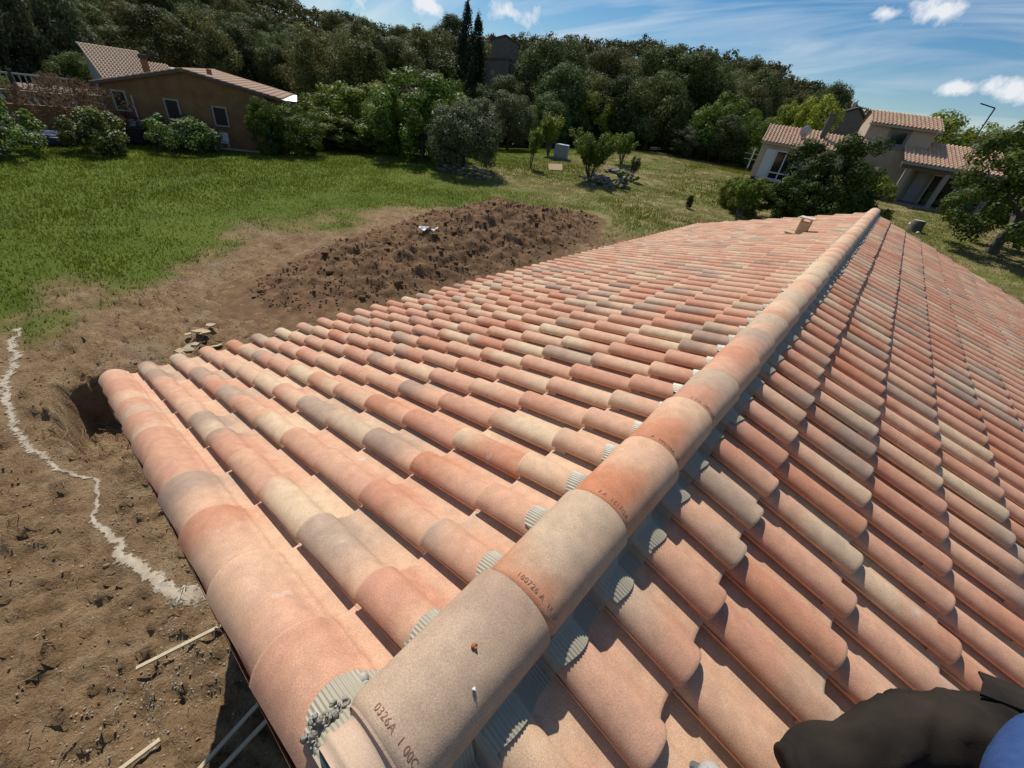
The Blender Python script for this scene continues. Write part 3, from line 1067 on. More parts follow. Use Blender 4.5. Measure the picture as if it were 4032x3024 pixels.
    me = rocks('mortar_bed', np.array(q) + np.array([.25, -7.6, 0]), np.array(sz), mm, rg, .8)
    o = link('mortar_bed', me, house); o['kind'] = 'stuff'
    # crumbs of clay and mortar lying on the ridge
    for k, (x, y, z, s, c, lab) in enumerate([(RX + .015, .335, 4.807, .007, (.45, .16, .08), 'small orange clay chip lying on the nearest ridge tile'),
                                             (RX - .155, .155, 4.655, .012, (.5, .47, .4), 'grey crumb of mortar in the tile channel by the ridge'),
                                             (RX + .07, .285, 4.790, .004, (.75, .75, .75), 'tiny white crumb on the side of the nearest ridge tile')]):
        me = rocks('crumb', np.array([(0, 0, 0.), (s * .9, 0, s * .2), (0, s * .8, -s * .1)]), np.array([s, s * .7, s * .6]), mat('crumb%d' % k, c, .9, noise=.4, nscale=120), rg, .8)
        tag(link('crumb', me, None, (x, y, z)), lab, 'crumb')


build_ridge()


def build_vent():
    x, y = -1.10, 10.4
    d = abs(x - RX) / CS
    z = CREST_Z - d * SN
    v = empty('roof_vent', (x, y, z - .05))
    tag(v, 'square beige roof vent with flat cap on the new tile roof', 'roof vent')
    m = mat('vent_clay', (.50, .39, .24), .8, noise=.15, nscale=12)
    b = MB(); b.box((0, 0, .11), (.19, .19, .26), bev=.008); b.build('stack', m, v)
    p = MB(); p.box((-.16, 0, -.005), (.2, .3, .03)); p.build('base_plate', m, v)
    for sx in (-1, 1):
        for sy in (-1, 1):
            q = MB(); q.box((sx * .08, sy * .08, .27), (.025, .025, .07)); q.build('post', m, v)
    c = MB(); c.box((0, 0, .315), (.27, .27, .025), bev=.006); c.build('cap', mat('vent_cap', (.62, .56, .46), .8, noise=.1, nscale=12), v)


build_vent()
# ------------------------------------------------------------------ vegetation
leaf_mat('oak_leaf', (.036, .050, .014), (.160, .188, .062), .28, .6, .2)
leaf_mat('deep_leaf', (.026, .046, .010), (.105, .150, .030), .22, .5)
leaf_mat('green_leaf', (.050, .085, .014), (.185, .250, .042), .33, .5)
leaf_mat('fresh_leaf', (.085, .145, .016), (.26, .335, .050), .42, .5)
leaf_mat('olive_leaf', (.055, .068, .030), (.165, .175, .085), .25, .55)
leaf_mat('cypress_leaf', (.018, .028, .014), (.055, .075, .032), .12, .6)
leaf_mat('tamarisk_leaf', (.085, .060, .030), (.210, .150, .075), .25, .7)
leaf_mat('flower', (.34, .36, .22), (.62, .62, .46), .2, .7)
leaf_mat('russet_leaf', (.075, .042, .018), (.17, .10, .045), .2, .6)
BARK = mat('bark', (.11, .085, .06), .95, noise=.5, nscale=9, bump=.8, bscale=30)
BARK2 = mat('grey_bark', (.17, .15, .125), .95, noise=.45, nscale=9, bump=.8, bscale=30)


def unit(n, rng):
    d = rng.normal(0, 1, (n, 3))
    return d / np.linalg.norm(d, axis=1, keepdims=True)


def leaf_cloud(rng, clumps, n, size, upb=.35, out=1.5, aspect=.6, fill=.35, rnd=.55):
    """clumps (k,6): centre and radii. leaves as small pointed quads. returns V,F,C"""
    cl = np.asarray(clumps, float)
    w = (cl[:, 3] * cl[:, 4] + cl[:, 3] * cl[:, 5] + cl[:, 4] * cl[:, 5]); w = w / w.sum()
    k = rng.choice(len(cl), n, p=w)
    d = unit(n, rng)
    r = rng.random(n) ** fill
    pos = cl[k, :3] + d * cl[k, 3:6] * r[:, None]
    nrm = d * out + unit(n, rng) * rnd + np.array([0, 0, upb])
    nrm /= np.linalg.norm(nrm, axis=1, keepdims=True)
    t = np.cross(nrm, unit(n, rng)); t /= np.linalg.norm(t, axis=1, keepdims=True) + 1e-9
    b = np.cross(nrm, t)
    s = size * rng.uniform(.6, 1.35, n)[:, None]
    V = np.stack([pos - t * s * .5, pos + b * s * aspect * .5 - nrm * s * .06, pos + t * s * .5, pos - b * s * aspect * .5 - nrm * s * .06], 1).reshape(-1, 3)
    F = np.arange(4 * n).reshape(n, 4)
    cv = np.clip(rng.normal(.45, .22, n) + (rng.random(len(cl)) - .5)[k] * .35, 0, 1)
    C = np.repeat(np.stack([cv, r, cv, np.ones(n)], 1), 4, 0)
    return V, F, C


def crown_clumps(rng, rx, ry, rz, cz, k, rmin, rmax, flat_bottom=-.45, inner=.25):
    d = unit(k * 3, rng); d = d[d[:, 2] > flat_bottom][:k]
    q = np.where(rng.random(len(d)) < inner, rng.uniform(.2, .75, len(d)), rng.uniform(.78, 1.0, len(d)))
    r = rng.uniform(rmin, rmax, len(d))
    c = d * np.array([rx, ry, rz]) * q[:, None]; c[:, 2] += cz
    return np.c_[c, r, r, r * rng.uniform(.7, 1.0, len(d))]


def trunk_mb(rng, h, r0, limbs, spread, top, n=7):
    m = MB()
    pts = [Vector((0, 0, -.3))]
    for i in range(1, 5):
        pts.append(Vector((rng.normal(0, .05) * h * .3, rng.normal(0, .05) * h * .3, h * i / 4)))
    m.tube(pts, [r0 * 1.25, r0, r0 * .85, r0 * .72, r0 * .6], n)
    for k in range(limbs):
        a = 2 * math.pi * (k + rng.random() * .6) / limbs
        s = pts[2 + k % 3]
        e = Vector((math.cos(a) * spread * rng.uniform(.6, 1), math.sin(a) * spread * rng.uniform(.6, 1), top * rng.uniform(.7, 1)))
        mid = s.lerp(e, .5) + Vector((0, 0, -.1 * spread))
        m.tube([s, mid, e], [r0 * .5, r0 * .32, r0 * .1], 5)
    return m


def make_plant(name, rng, clumps, n, size, leaf, trunk=None, bark=None, **kw):
    """one plant: empty > crown, trunk"""
    root = empty(name)
    V, F, C = leaf_cloud(rng, clumps, n, size, **kw)
    me = np_mesh('crown', V, F, MATS[leaf], False, None, C)
    link('crown', me, root)
    if trunk is not None:
        trunk.build('trunk', bark or BARK, root)
    return root


rp = np.random.default_rng(101)
# --- prototypes (placed by the first user, then copied)
PROTO = {}
for i in range(6):
    H = (7.2, 8.5, 6.4, 7.8, 9.2, 6.8)[i]; Rr = (3.0, 3.1, 3.3, 2.6, 3.4, 2.8)[i]
    cl = crown_clumps(rp, Rr, Rr * .92, H * .47, H * .49, 80, .65, 1.25, -.75, .15)
    PROTO['oak%d' % i] = make_plant('evergreen_oak', rp, cl, 20000, .205, 'oak_leaf', trunk_mb(rp, H * .5, .16, 5, Rr * .6, H * .75), BARK)
for i in range(3):
    H = (5.0, 4.2, 5.6)[i]; Rr = (2.2, 2.4, 2.1)[i]
    cl = crown_clumps(rp, Rr, Rr, H * .48, H * .47, 80, .35, .75, -.9)
    PROTO['green%d' % i] = make_plant('leafy_tree', rp, cl, 17000, .155, 'green_leaf', trunk_mb(rp, H * .4, .10, 5, Rr * .6, H * .7), BARK2)
for i in range(2):
    H = 4.4; Rr = 1.9
    cl = crown_clumps(rp, Rr, Rr, H * .48, H * .48, 70, .3, .65, -.9)
    PROTO['fresh%d' % i] = make_plant('bright_shrub', rp, cl, 13000, .150, 'fresh_leaf', trunk_mb(rp, H * .4, .08, 5, Rr * .6, H * .7), BARK2)
for i in range(3):
    H = (4.6, 4.4, 5.0)[i]; Rr = (2.4, 2.3, 2.7)[i]
    cl = crown_clumps(rp, Rr, Rr, H * .47, H * .48, 120, .28, .62, -.9 if i < 2 else -.8)
    PROTO['near%d' % i] = make_plant('dense_tree', rp, cl, 22000, .145, 'green_leaf', trunk_mb(rp, H * .4, .10 if i < 2 else .2, 5, Rr * .6, H * .7), BARK2)
H = 11.0
zz = np.sort(rp.uniform(.3, H, 130)); rr = 1.15 * np.clip(np.sin(np.clip((zz / H) * 2.9 + .18, 0, math.pi)), .08, 1) ** .8
aa = rp.uniform(0, 6.28, 130)
cl = np.c_[np.cos(aa) * rr * .7, np.sin(aa) * rr * .7, zz, rr * .45 + .12, rr * .45 + .12, np.full(130, .75)]
tm_ = MB(); tm_.tube([(0, 0, -.3), (0, 0, 5), (0, 0, 10)], [.17, .12, .03], 7)
PROTO['cypress'] = make_plant('cypress', rp, cl, 11000, .24, 'cypress_leaf', tm_, BARK, aspect=.35, upb=.1)
USED = set()


def place(kind, x, y, sx=1.0, sz=None, rz=None, label=None, cat='tree', group=None, name=None, z=None, sink=.05, leaf=None):
    o = PROTO[kind]
    if kind in USED:
        o = copy_tree(o)
    USED.add(kind)
    sz = sx if sz is None else sz
    o.location = (x, y, float(terr(x, y)) - sink if z is None else z)
    o.scale = (sx, sx, sz)
    o.rotation_euler = (0, 0, rp.uniform(0, 6.28) if rz is None else rz)
    for k in ('label', 'category', 'group'):
        if k in o: del o[k]
    tag(o, label, cat, group)
    if name: o.name = name
    if leaf:
        for ch in o.children:
            if ch.name.startswith('crown'):
                ch.data = ch.data.copy(); ch.data.materials[0] = MATS[leaf]
    return o


def pol(az, D):
    a = rad(az); return D * math.sin(a), D * math.cos(a)


# keep-out zones for the wood (x, y, r)
KEEP = [(-58, 11, 8), (-52, 14, 7), (-46, 12, 12), (-57, 19, 7), (-49, 19, 8), (-5, 51, 12), (3, 53, 11), (-10, 49, 9), (-62, 5, 9), (-7.5, 66, 9)]


def build_wood():
    rng = np.random.default_rng(77)
    pts = []
    tries = 0
    while len(pts) < 262 and tries < 40000:
        tries += 1
        D = 56 + 62 * rng.random() ** 1.15
        az = rng.uniform(-97, 11)
        x, y = pol(az, D)
        if D < 60 and az > -60 and az < -14 and rng.random() < .3: continue
        if any((x - a) ** 2 + (y - b) ** 2 < r * r for a, b, r in KEEP): continue
        if az > -16 and D < 66: continue
        sp = 3.3 if D < 80 else 3.9
        if any((x - a) ** 2 + (y - b) ** 2 < sp * sp for a, b in pts): continue
        if abs(az + 43.2) < 3.0 and 56 < D < 84: continue
        pts.append((x, y))
    kinds = ['oak%d' % i for i in range(6)]

    def zone(az, D):
        w = ('behind the brown house' if az < -64 else 'left of the tall cypress pair' if az < -48 else 'around the dark stone house' if az < -38 else
             'right of the dark stone house' if az < -28 else 'above the dry lawn' if az < -17 else 'behind the beige house')
        r = 'in the front row' if D < 68 else 'halfway up the wooded hill' if D < 90 else 'high up on the wooded hill'
        return r + ' ' + w
    for i, (x, y) in enumerate(pts):
        D = math.hypot(x, y); az = math.degrees(math.atan2(x, y))
        s = rng.uniform(.9, 1.26)
        if -62 < az < -44 and D < 75: s *= 1.1
        if -44 <= az < -16: s *= 1.08
        if az > -15: s *= .62
        if az < -62: s *= .85
        if D < 63 and -60 < az < -16: s *= .9
        if rng.random() < .13:
            place('green%d' % rng.integers(3), x, y, min(s * 1.2, 1.4), min(s * 1.2, 1.4), label='lighter green tree ' + zone(az, D), group='lighter trees ' + zone(az, D))
        else:
            place(kinds[rng.integers(6)], x, y, s, s * rng.uniform(.9, 1.12), label=('small' if s < .95 else 'middling' if s < 1.12 else 'big') + ' dark evergreen oak ' + zone(az, D), group='evergreen oaks ' + zone(az, D))
    # the far slope, too far to tell trees apart
    VV, FF, CC, base = [], [], [], 0
    cnt = 0
    placed = []
    for _ in range(9000):
        if cnt >= 620: break
        D = rng.uniform(112, 205); az = rng.uniform(-98, 9)
        x, y = pol(az, D)
        if any(abs(x - a) < 4.2 and abs(y - b) < 4.2 for a, b in placed): continue
        placed.append((x, y)); cnt += 1
        H = rng.uniform(4.5, 7.5) * (.75 if az < -60 else 1.0); Rr = rng.uniform(2.4, 3.6)
        if az > -14: H *= .6; Rr *= .8
        cl = crown_clumps(rng, Rr, Rr, H * .42, H * .55, 22, .6, 1.3, -.3)
        V, F, C = leaf_cloud(rng, cl, 330, .62, fill=.3)
        V += np.array([x, y, float(terr(x, y))])
        C[:, 0] = np.clip(C[:, 0] + rng.normal(0, .15), 0, 1)
        VV.append(V); FF.append(F + base); CC.append(C); base += len(V)
    me = np_mesh('far_wood', np.concatenate(VV), np.concatenate(FF), MATS['oak_leaf'], False, None, np.concatenate(CC))
    tag(link('far_wood', me), 'distant evergreen wood covering the upper slopes of the hill', 'wood', kind='stuff')


build_wood()


# ---- single trees and shrubs that stand out
def single_plants():
    rng = np.random.default_rng(55)
    P = lambda az, el, D: (D * math.sin(rad(az)), D * math.cos(rad(az)))
    # cypresses by the stone tower
    for az, D, h, lab in ((-47.3, 68, 1.28, 'tallest dark cypress of the pair left of the stone tower'), (-46.1, 70, 1.2, 'slightly shorter dark cypress next to the stone tower'),
                          (-46.6, 62, .78, 'small slender cypress standing in front of the tall cypress pair'), (-58.6, 72, .95, 'dark pointed cypress on the skyline above the left house roof'),
                          (-50.0, 76, 1.02, 'dark cypress tip rising behind the round oaks left of the pair')):
        x, y = pol(az, D)
        place('cypress', x, y, 1.15 if D > 65 else .62, h, label=lab, cat='cypress', group='cypresses in the wood')
    # bushes along the back of the field
    spec = [
        ('near0', -51.8, 37.5, 1.55, 1.3, 'large round dark green bush at the far corner of the field', None),
        ('near1', -54.9, 40.5, 1.2, 1.0, 'green bush joined to the left side of the large round bush', None),
        ('oak2', -46.9, 33.0, .74, .66, 'greyish bush with stones at its foot, right of the large round bush', 'olive_leaf'),
        ('fresh0', -60.4, 45, 1.6, 1.12, 'bright green rounded shrub behind the field, left of centre', None),
        ('fresh1', -56.9, 47, 1.5, 1.2, 'bright yellow green shrub crown behind the large round bush', None),
        ('green2', -63.0, 44, .95, .62, 'green shrub beside the little outbuilding roof', None),
        ('fresh0', -49.0, 43, 1.0, 1.2, 'fresh green shrub rising behind the large round bush on its right', None),
        ('green1', -57.8, 42.5, 1.15, .66, 'low green shrub with hanging shoots at the field edge', None),
        ('green2', -61.3, 42.2, 1.15, .52, 'low flowering shrub at the field edge below the bright shrub', None),
        ('green0', -68.4, 38.0, .55, .72, 'tall feathery green shrub in front of the right end of the brown house', 'green_leaf'),
        ('green2', -65.2, 38.0, .80, .62, 'twin stemmed green shrub covering the brick corner of the brown house', 'green_leaf'),
        ('oak0', -41.6, 50, .82, .72, 'olive toned round tree behind the young saplings', 'olive_leaf'),
        ('oak3', -44.8, 52, .72, .62, 'grey green shrub below the stone tower', 'olive_leaf'),
        ('oak1', -20.6, 56, .66, .36, 'wide low grey green shrub at the far end of the dry lawn', 'olive_leaf'),
        ('oak4', -42.2, 64, .95, .84, 'low oak right below the dark stone house', None),
        ('oak1', -44.3, 62, .95, .80, 'low oak at the left foot of the dark stone house', None),
        ('oak5', -17.0, 55, .70, .66, 'dark bushy oak left of the beige house', None),
        ('green1', -13.6, 56, 1.1, 1.15, 'green tree rising behind the left wing of the beige house', None),
        ('fresh1', -9.8, 62, 1.35, 1.7, 'light green tree behind the chimney of the beige house', None),
        ('fresh0', -12.0, 63, 1.1, 1.5, 'pale green tree above the left wing roof of the beige house', None),
        ('oak4', -9.0, 74, .8, 1.0, 'dark tree leaning on the skyline above the beige house', None),
        ('green2', 1.2, 60, 1.75, 1.35, 'big bright green tree behind the right roof of the beige house', 'fresh_leaf'),
        ('oak2', 5.2, 58, .95, .95, 'dark oak at the right edge behind the beige house', None),
        ('oak0', 7.6, 54, .80, .90, 'dark oak at the far right edge of the picture', None),
        ('oak5', -3.2, 72, .6, .8, 'dark treetop showing just over the upper roof of the beige house', None),
        ('near1', -12.4, 31.5, .56, .50, 'leafy shrub in front of the left wing of the beige house', None),
        ('near0', -14.0, 33.2, .46, .42, 'small round dark shrub left of the leafy shrub on the lawn', None),
        ('near0', -5.7, 31.0, 1.08, 1.12, 'big dense green tree standing before the beige house', 'deep_leaf'),
        ('near1', -8.0, 30.2, .66, .66, 'lower dense bush at the left foot of the big green tree', 'deep_leaf'),
        ('near1', -2.9, 33.0, .80, .82, 'right side bush leaning against the big green tree', None),
        ('near2', 8.7, 36.5, 1.36, 1.40, 'dark round tree with thick trunk on the right lawn', 'deep_leaf'),
        ('oak3', -18.5, 30.0, .07, .11, 'tiny dark conifer shrub alone on the lawn', 'cypress_leaf'),
    ]
    for kind, az, D, sx, sz, lab, leaf in spec:
        x, y = pol(az, D)
        place(kind, x, y, sx, sz, label=lab, cat='bush' if sz < .9 or 'bush' in lab or 'shrub' in lab else 'tree', leaf=leaf)

    # garden shrubs with open stems
    def stems(name, az, D, h, w, n, leaf, nl, size, label, cat='shrub', lean=0.0):
        x, y = pol(az, D)
        root = empty(name, (x, y, float(terr(x, y)) - .03))
        cl = []; tb = MB()
        for k in range(n):
            a = rng.uniform(0, 6.28); q = rng.uniform(.25, 1) * w
            e = Vector((math.cos(a) * q + lean * h, math.sin(a) * q, h * rng.uniform(.72, 1.0)))
            s = Vector((math.cos(a) * .05, math.sin(a) * .05, 0))
            mid = s.lerp(e, .5) + Vector((0, 0, .12 * h))
            tb.tube([s, mid, e], [.022 * h / 2, .015 * h / 2, .005], 5)
            for t in np.linspace(.42, 1.0, 6):
                c = s.lerp(mid, t * 2) if t < .5 else mid.lerp(e, t * 2 - 1)
                r = h * rng.uniform(.07, .13)
                cl.append((c.x, c.y, c.z, r, r, r * 1.1))
        V, F, C = leaf_cloud(rng, cl, nl, size)
        link('crown', np_mesh('crown', V, F, MATS[leaf], False, None, C), root)
        tb.build('stem', BARK2, root)
        tag(root, label, cat)
        return root
    stems('sapling', -38.5, 36, 2.7, .55, 7, 'fresh_leaf', 1700, .15, 'thin bright green sapling with a staked trunk beside the meadow path', 'sapling')
    stems('sapling', -36.6, 44, 3.3, 1.3, 12, 'green_leaf', 3800, .18, 'dark young tree right behind the bright sapling', 'sapling')
    stems('shrub', -31.0, 34, 2.9, 2.1, 26, 'green_leaf', 9500, .15, 'tall open shrub with many stems by the dry stone wall')
    stems('fruit_tree', -27.6, 43, 2.4, 1.7, 14, 'green_leaf', 4200, .16, 'small gnarled fruit tree on the lawn before the wood', 'tree')
    stems('shrub', -26.0, 36, 1.6, .4, 6, 'olive_leaf', 900, .12, 'narrow upright young shrub beside the dry stone wall')
    stems('shrub', -26.6, 33.5, .9, .9, 12, 'green_leaf', 1800, .12, 'low weedy shrub at the right end of the stone wall')
    stems('shrub', -12.8, 29.4, 2.2, .9, 9, 'green_leaf', 2400, .15, 'bushy shrub with a pale twisted trunk on the lawn')

    # flowering bushes along the left house
    def flowering(az, D, w, h, nl, nf, label):
        x, y = pol(az, D)
        root = empty('flowering_bush', (x, y, float(terr(x, y)) - .03))
        cl = crown_clumps(rng, w, w * .8, h * .5, h * .5, 60, .22, .5, -.8)
        V, F, C = leaf_cloud(rng, cl, nl, .16)
        link('crown', np_mesh('crown', V, F, MATS['green_leaf'], False, None, C), root)
        fl = cl[rng.random(len(cl)) < .75].copy(); fl[:, 3:] *= 1.06
        V, F, C = leaf_cloud(rng, fl, nf, .10, fill=.08, upb=1.2, aspect=.9)
        link('blossom', np_mesh('blossom', V, F, MATS['flower'], False, None, C), root)
        m = MB()
        for k in range(7):
            a = k * .9; m.tube([(0, 0, 0), (math.cos(a) * w * .35, math.sin(a) * w * .35, h * .4), (math.cos(a) * w * .6, math.sin(a) * w * .5, h * .75)], [.04, .03, .01], 5)
        m.build('stem', BARK, root)
        tag(root, label, 'bush')
    flowering(-88.6, 36.0, 2.3, 2.6, 6500, 1300, 'white flowering bush at the left edge of the field')
    flowering(-82.4, 37.0, 1.9, 2.2, 6000, 900, 'white flowering bush second from the left edge, below the feathery brown shrub')
    flowering(-75.9, 38.5, 2.5, 2.1, 8000, 1900, 'wide white flowering bush below the middle window of the brown house')
    flowering(-91.5, 34.5, 1.6, 2.0, 4500, 600, 'green and white bush cut by the left edge of the picture')
    # feathery brown tamarisk
    x, y = pol(-83.0, 40.5)
    root = empty('feathery_shrub', (x, y, float(terr(x, y)) - .03))
    cl = crown_clumps(rng, 2.9, 2.9, 1.7, 1.95, 90, .25, .6, -.5)
    V, F, C = leaf_cloud(rng, cl, 9000, .15, aspect=.28, fill=.7, rnd=1.0, out=.6)
    link('crown', np_mesh('crown', V, F, MATS['tamarisk_leaf'], False, None, C), root)
    m = MB()
    for k in range(10):
        a = k * .63; m.tube([(0, 0, 0), (math.cos(a) * .8, math.sin(a) * .8, 1.3), (math.cos(a) * 1.9, math.sin(a) * 1.9, 2.6)], [.05, .035, .008], 5)
    m.build('stem', BARK, root)
    tag(root, 'feathery brown shrub left of the brown house windows', 'shrub')
    # background on the far left
    for kind, az, D, sx, sz, lab, leaf in (('fresh1', -88.2, 58, .85, 1.0, 'light green small tree at the far left behind the terrace', None), ('oak0', -84.2, 60, .40, .36, 'russet brown bush behind the terrace on the left', 'russet_leaf'),
                                           ('oak5', -82.2, 62, .62, .62, 'dark round bush left of the white gable', None), ('green0', -86.0, 66, 1.5, 2.3, 'tall loose pale tree at the upper left corner', 'olive_leaf'),
                                           ('green1', -82.6, 68, 1.3, 2.2, 'second tall loose pale tree near the upper left corner', 'olive_leaf'),
                                           ('green2', -89.5, 63, 1.4, 2.1, 'third tall loose pale tree cut by the left edge', 'olive_leaf')):
        x, y = pol(az, D)
        place(kind, x, y, sx, sz, label=lab, cat='tree', leaf=leaf)


single_plants()


# ------------------------------------------------------------------ grass
def build_grass():
    rng = np.random.default_rng(8)
    n = 420000
    D = 10 + 46 * rng.random(n) ** .8
    az = np.radians(rng.uniform(-100, 16, n))
    x = D * np.sin(az); y = D * np.cos(az)
    d = dirt_mask(x, y)
    dryness = ss(-27, -19, x + (fbm(x * .2, y * .2, 3, 9) - .5) * 10) * ss(17, 24, y) * np.maximum(ss(.36, .58, fbm(x * .25, y * .25, 4, 14)), .55 * ss(-10, 0, x))
    d = np.clip(d + (fbm(x * 1.6, y * 1.6, 4, 88) - .5) * 5.5 * d * (1 - d), 0, 1)
    keep = (rng.random(n) > d * 1.04) & (mound_h(x, y) < -.05)
    keep &= ~((x > -5) & (x < 5) & (y < 16))
    tuft = fbm(x * .9, y * .9, 3, 33)
    keep &= rng.random(n) < .55 + .6 * ss(.35, .65, tuft)
    x, y, D, dryness, tuft = x[keep], y[keep], D[keep], dryness[keep], tuft[keep]
    n = len(x)
    z = ground_z(x, y)
    a = rng.uniform(0, 6.28, n)
    tall = ss(.25, .7, fbm(x * .14, y * .14, 3, 19))
    h = (.04 + .075 * tall) * rng.uniform(.5, 1.4, n) * (1 - .4 * dryness) * (.75 + .5 * tuft)
    w = (.010 + .0006 * D) * rng.uniform(.7, 1.3, n)
    lean = rng.normal(0, .35, (n, 2)) * h[:, None]
    dx, dy = np.cos(a) * w, np.sin(a) * w
    V = np.stack([np.stack([x - dx, y - dy, z - .01], 1), np.stack([x + dx, y + dy, z - .01], 1), np.stack([x + lean[:, 0], y + lean[:, 1], z + h], 1)], 1).reshape(-1, 3)
    F = np.arange(3 * n).reshape(n, 3)
    g = np.clip(rng.normal(.45, .22, n) + .5 * (fbm(x * .3, y * .3, 3, 23) - .5), 0, 1)
    dr = np.clip(dryness * rng.uniform(.3, 1.4, n) + (rng.random(n) > .965) * .8, 0, 1)
    C = np.repeat(np.stack([g, dr, g, np.ones(n)], 1), 3, 0)
    m = bpy.data.materials.new('grass'); m.use_nodes = True
    t = m.node_tree; L = t.links.new
    b = t.nodes['Principled BSDF']; b.inputs['Roughness'].default_value = .6; b.inputs['Specular IOR Level'].default_value = .2
    at = N(t, 'ShaderNodeAttribute', attribute_name='c'); sp = N(t, 'ShaderNodeSeparateColor'); L(at.outputs['Color'], sp.inputs[0])
    c1 = ramp(t, sp.outputs[0], [(0, (.10, .128, .012)), (.5, (.165, .20, .020)), (1, (.23, .26, .036))])
    mx = N(t, 'ShaderNodeMix', data_type='RGBA'); L(sp.outputs[1], mx.inputs[0]); L(c1, mx.inputs[6]); mx.inputs[7].default_value = (.34, .28, .13, 1)
    L(mx.outputs[2], b.inputs['Base Color'])
    tr = N(t, 'ShaderNodeBsdfTranslucent'); L(mx.outputs[2], tr.inputs[0])
    ms = N(t, 'ShaderNodeMixShader'); ms.inputs[0].default_value = .35
    L(b.outputs[0], ms.inputs[1]); L(tr.outputs[0], ms.inputs[2]); L(ms.outputs[0], t.nodes['Material Output'].inputs['Surface'])
    me = np_mesh('grass', V, F, m, False, None, C)
    tag(link('grass', me), 'rough green meadow grass around the building site', 'grass', kind='stuff')


build_grass()
# ------------------------------------------------------------------ neighbouring buildings
def roof_plane(name, parent, o, u, v, L, S, m, pitch=.26, gauge=.42, seed=1, hump=.075, tint=None, inv=None):
    """tiled roof plane of real humps: o lower left corner, u along the eave, v up the slope (unit vectors)"""
    rng = np.random.default_rng(seed)
    o = np.array(o, float); u = np.array(u, float); v = np.array(v, float); n = np.cross(u, v)
    if n[2] < 0: n = -n
    nc = max(1, int(round(L / pitch))); nr = max(1, int(round(S / gauge)))
    p = L / nc; g = S / nr
    prof = [(0, .005), (.10, .055), (.24, .068), (.38, .055), (.48, .0), (.60, -.012), (.85, -.012), (1.0, .005)]
    prof = [(a, z / .068 * hump) for a, z in prof]
    k = len(prof)
    VV, FF, UV, CC = [], [], [], []
    base = 0
    for c in range(nc):
        for r in range(nr):
            rows = []
            for (vv, dz) in ((0, .03), (g + .02, .0)):
                for (a, z) in prof:
                    rows.append(o + u * (c + a) * p + v * (r * g + vv) + n * (z + dz))
            for (a, z) in prof:
                rows.append(o + u * (c + a) * p + v * (r * g) + n * (z - .02))
            VV += rows
            UV += [(a, 0) for a, _ in prof] + [(a, 1) for a, _ in prof] + [(a, 0) for a, _ in prof]
            for i in range(k - 1):
                FF.append((base + i, base + i + 1, base + k + i + 1, base + k + i))
                FF.append((base + 2 * k + i, base + 2 * k + i + 1, base + i + 1, base + i))
            if tint: cc = (rng.choice(tint), rng.choice(tint), rng.uniform(0, .7), 1)
            else: cc = (rng.choice([rng.uniform(.1, .35), rng.uniform(.35, .6), rng.uniform(.6, .78), rng.uniform(.8, .95)]), rng.uniform(.3, .8), rng.uniform(0, .7), 1)
            CC += [cc] * (3 * k)
            base += 3 * k
    V = np.array(VV)
    if inv is not None:
        V = V - np.array(inv)
    me = np_mesh(name, V, np.array(FF), m, False, np.array(UV), np.array(CC))
    ob = link(name, me, parent)
    ob['kind'] = 'stuff'
    return ob


OCHRE = mat('ochre_render', (.31, .165, .072), .95, color2=(.19, .098, .044), noise=1, nscale=1.6, bump=.4, bscale=20, detail=8)
WHITE_R = mat('white_render', (.50, .49, .46), .95, noise=.18, nscale=2, bump=.2, bscale=20)
BEIGE_R = mat('beige_render', (.54, .42, .31), .95, noise=.16, nscale=2.5, bump=.3, bscale=30)
STONE_W = mat('old_stone_wall', (.23, .19, .16), .95, color2=(.14, .115, .095), noise=1, nscale=2.5, bump=.6, bscale=14)
WPAINT = mat('white_paint', (.62, .62, .60), .55, noise=.08, nscale=6)
SURR = mat('surround', (.40, .37, .31), .8, noise=.15, nscale=6)
BRONZE = mat('dark_shutter', (.055, .036, .026), .7, noise=.3, nscale=14)
GLASS = mat('window_glass', (.012, .014, .016), .08, spec=.6)
BRICK = mat('hollow_brick', (.30, .115, .062), .9, noise=.3, nscale=7, bump=.3, bscale=20)
GREYM = mat('grey_metal', (.26, .27, .28), .5, noise=.1, nscale=8)
DARKM = mat('dark_metal', (.05, .05, .05), .6)
tile_mat('old_tile', 'ATTR', .80)
tile_mat('pale_tile', 'ATTR', 1.1)
tile_mat('cream_tile', 'ATTR', 1.35)


def frame_mtx(o, u, n):
    """local frame: X along the wall, Y into the wall, Z up (flip_y turns meshes built with Y outwards)"""
    u = Vector(u).normalized(); n = Vector(n).normalized()
    if u.cross(n).z < 0: n = -n
    m = Matrix((u, n, Vector((0, 0, 1)))).transposed().to_4x4(); m.translation = Vector(o)
    return m


def flip_y(root):
    for o in root.children_recursive:
        me = o.data
        me.transform(Matrix.Diagonal((1, -1, 1, 1)))
        me.flip_normals()


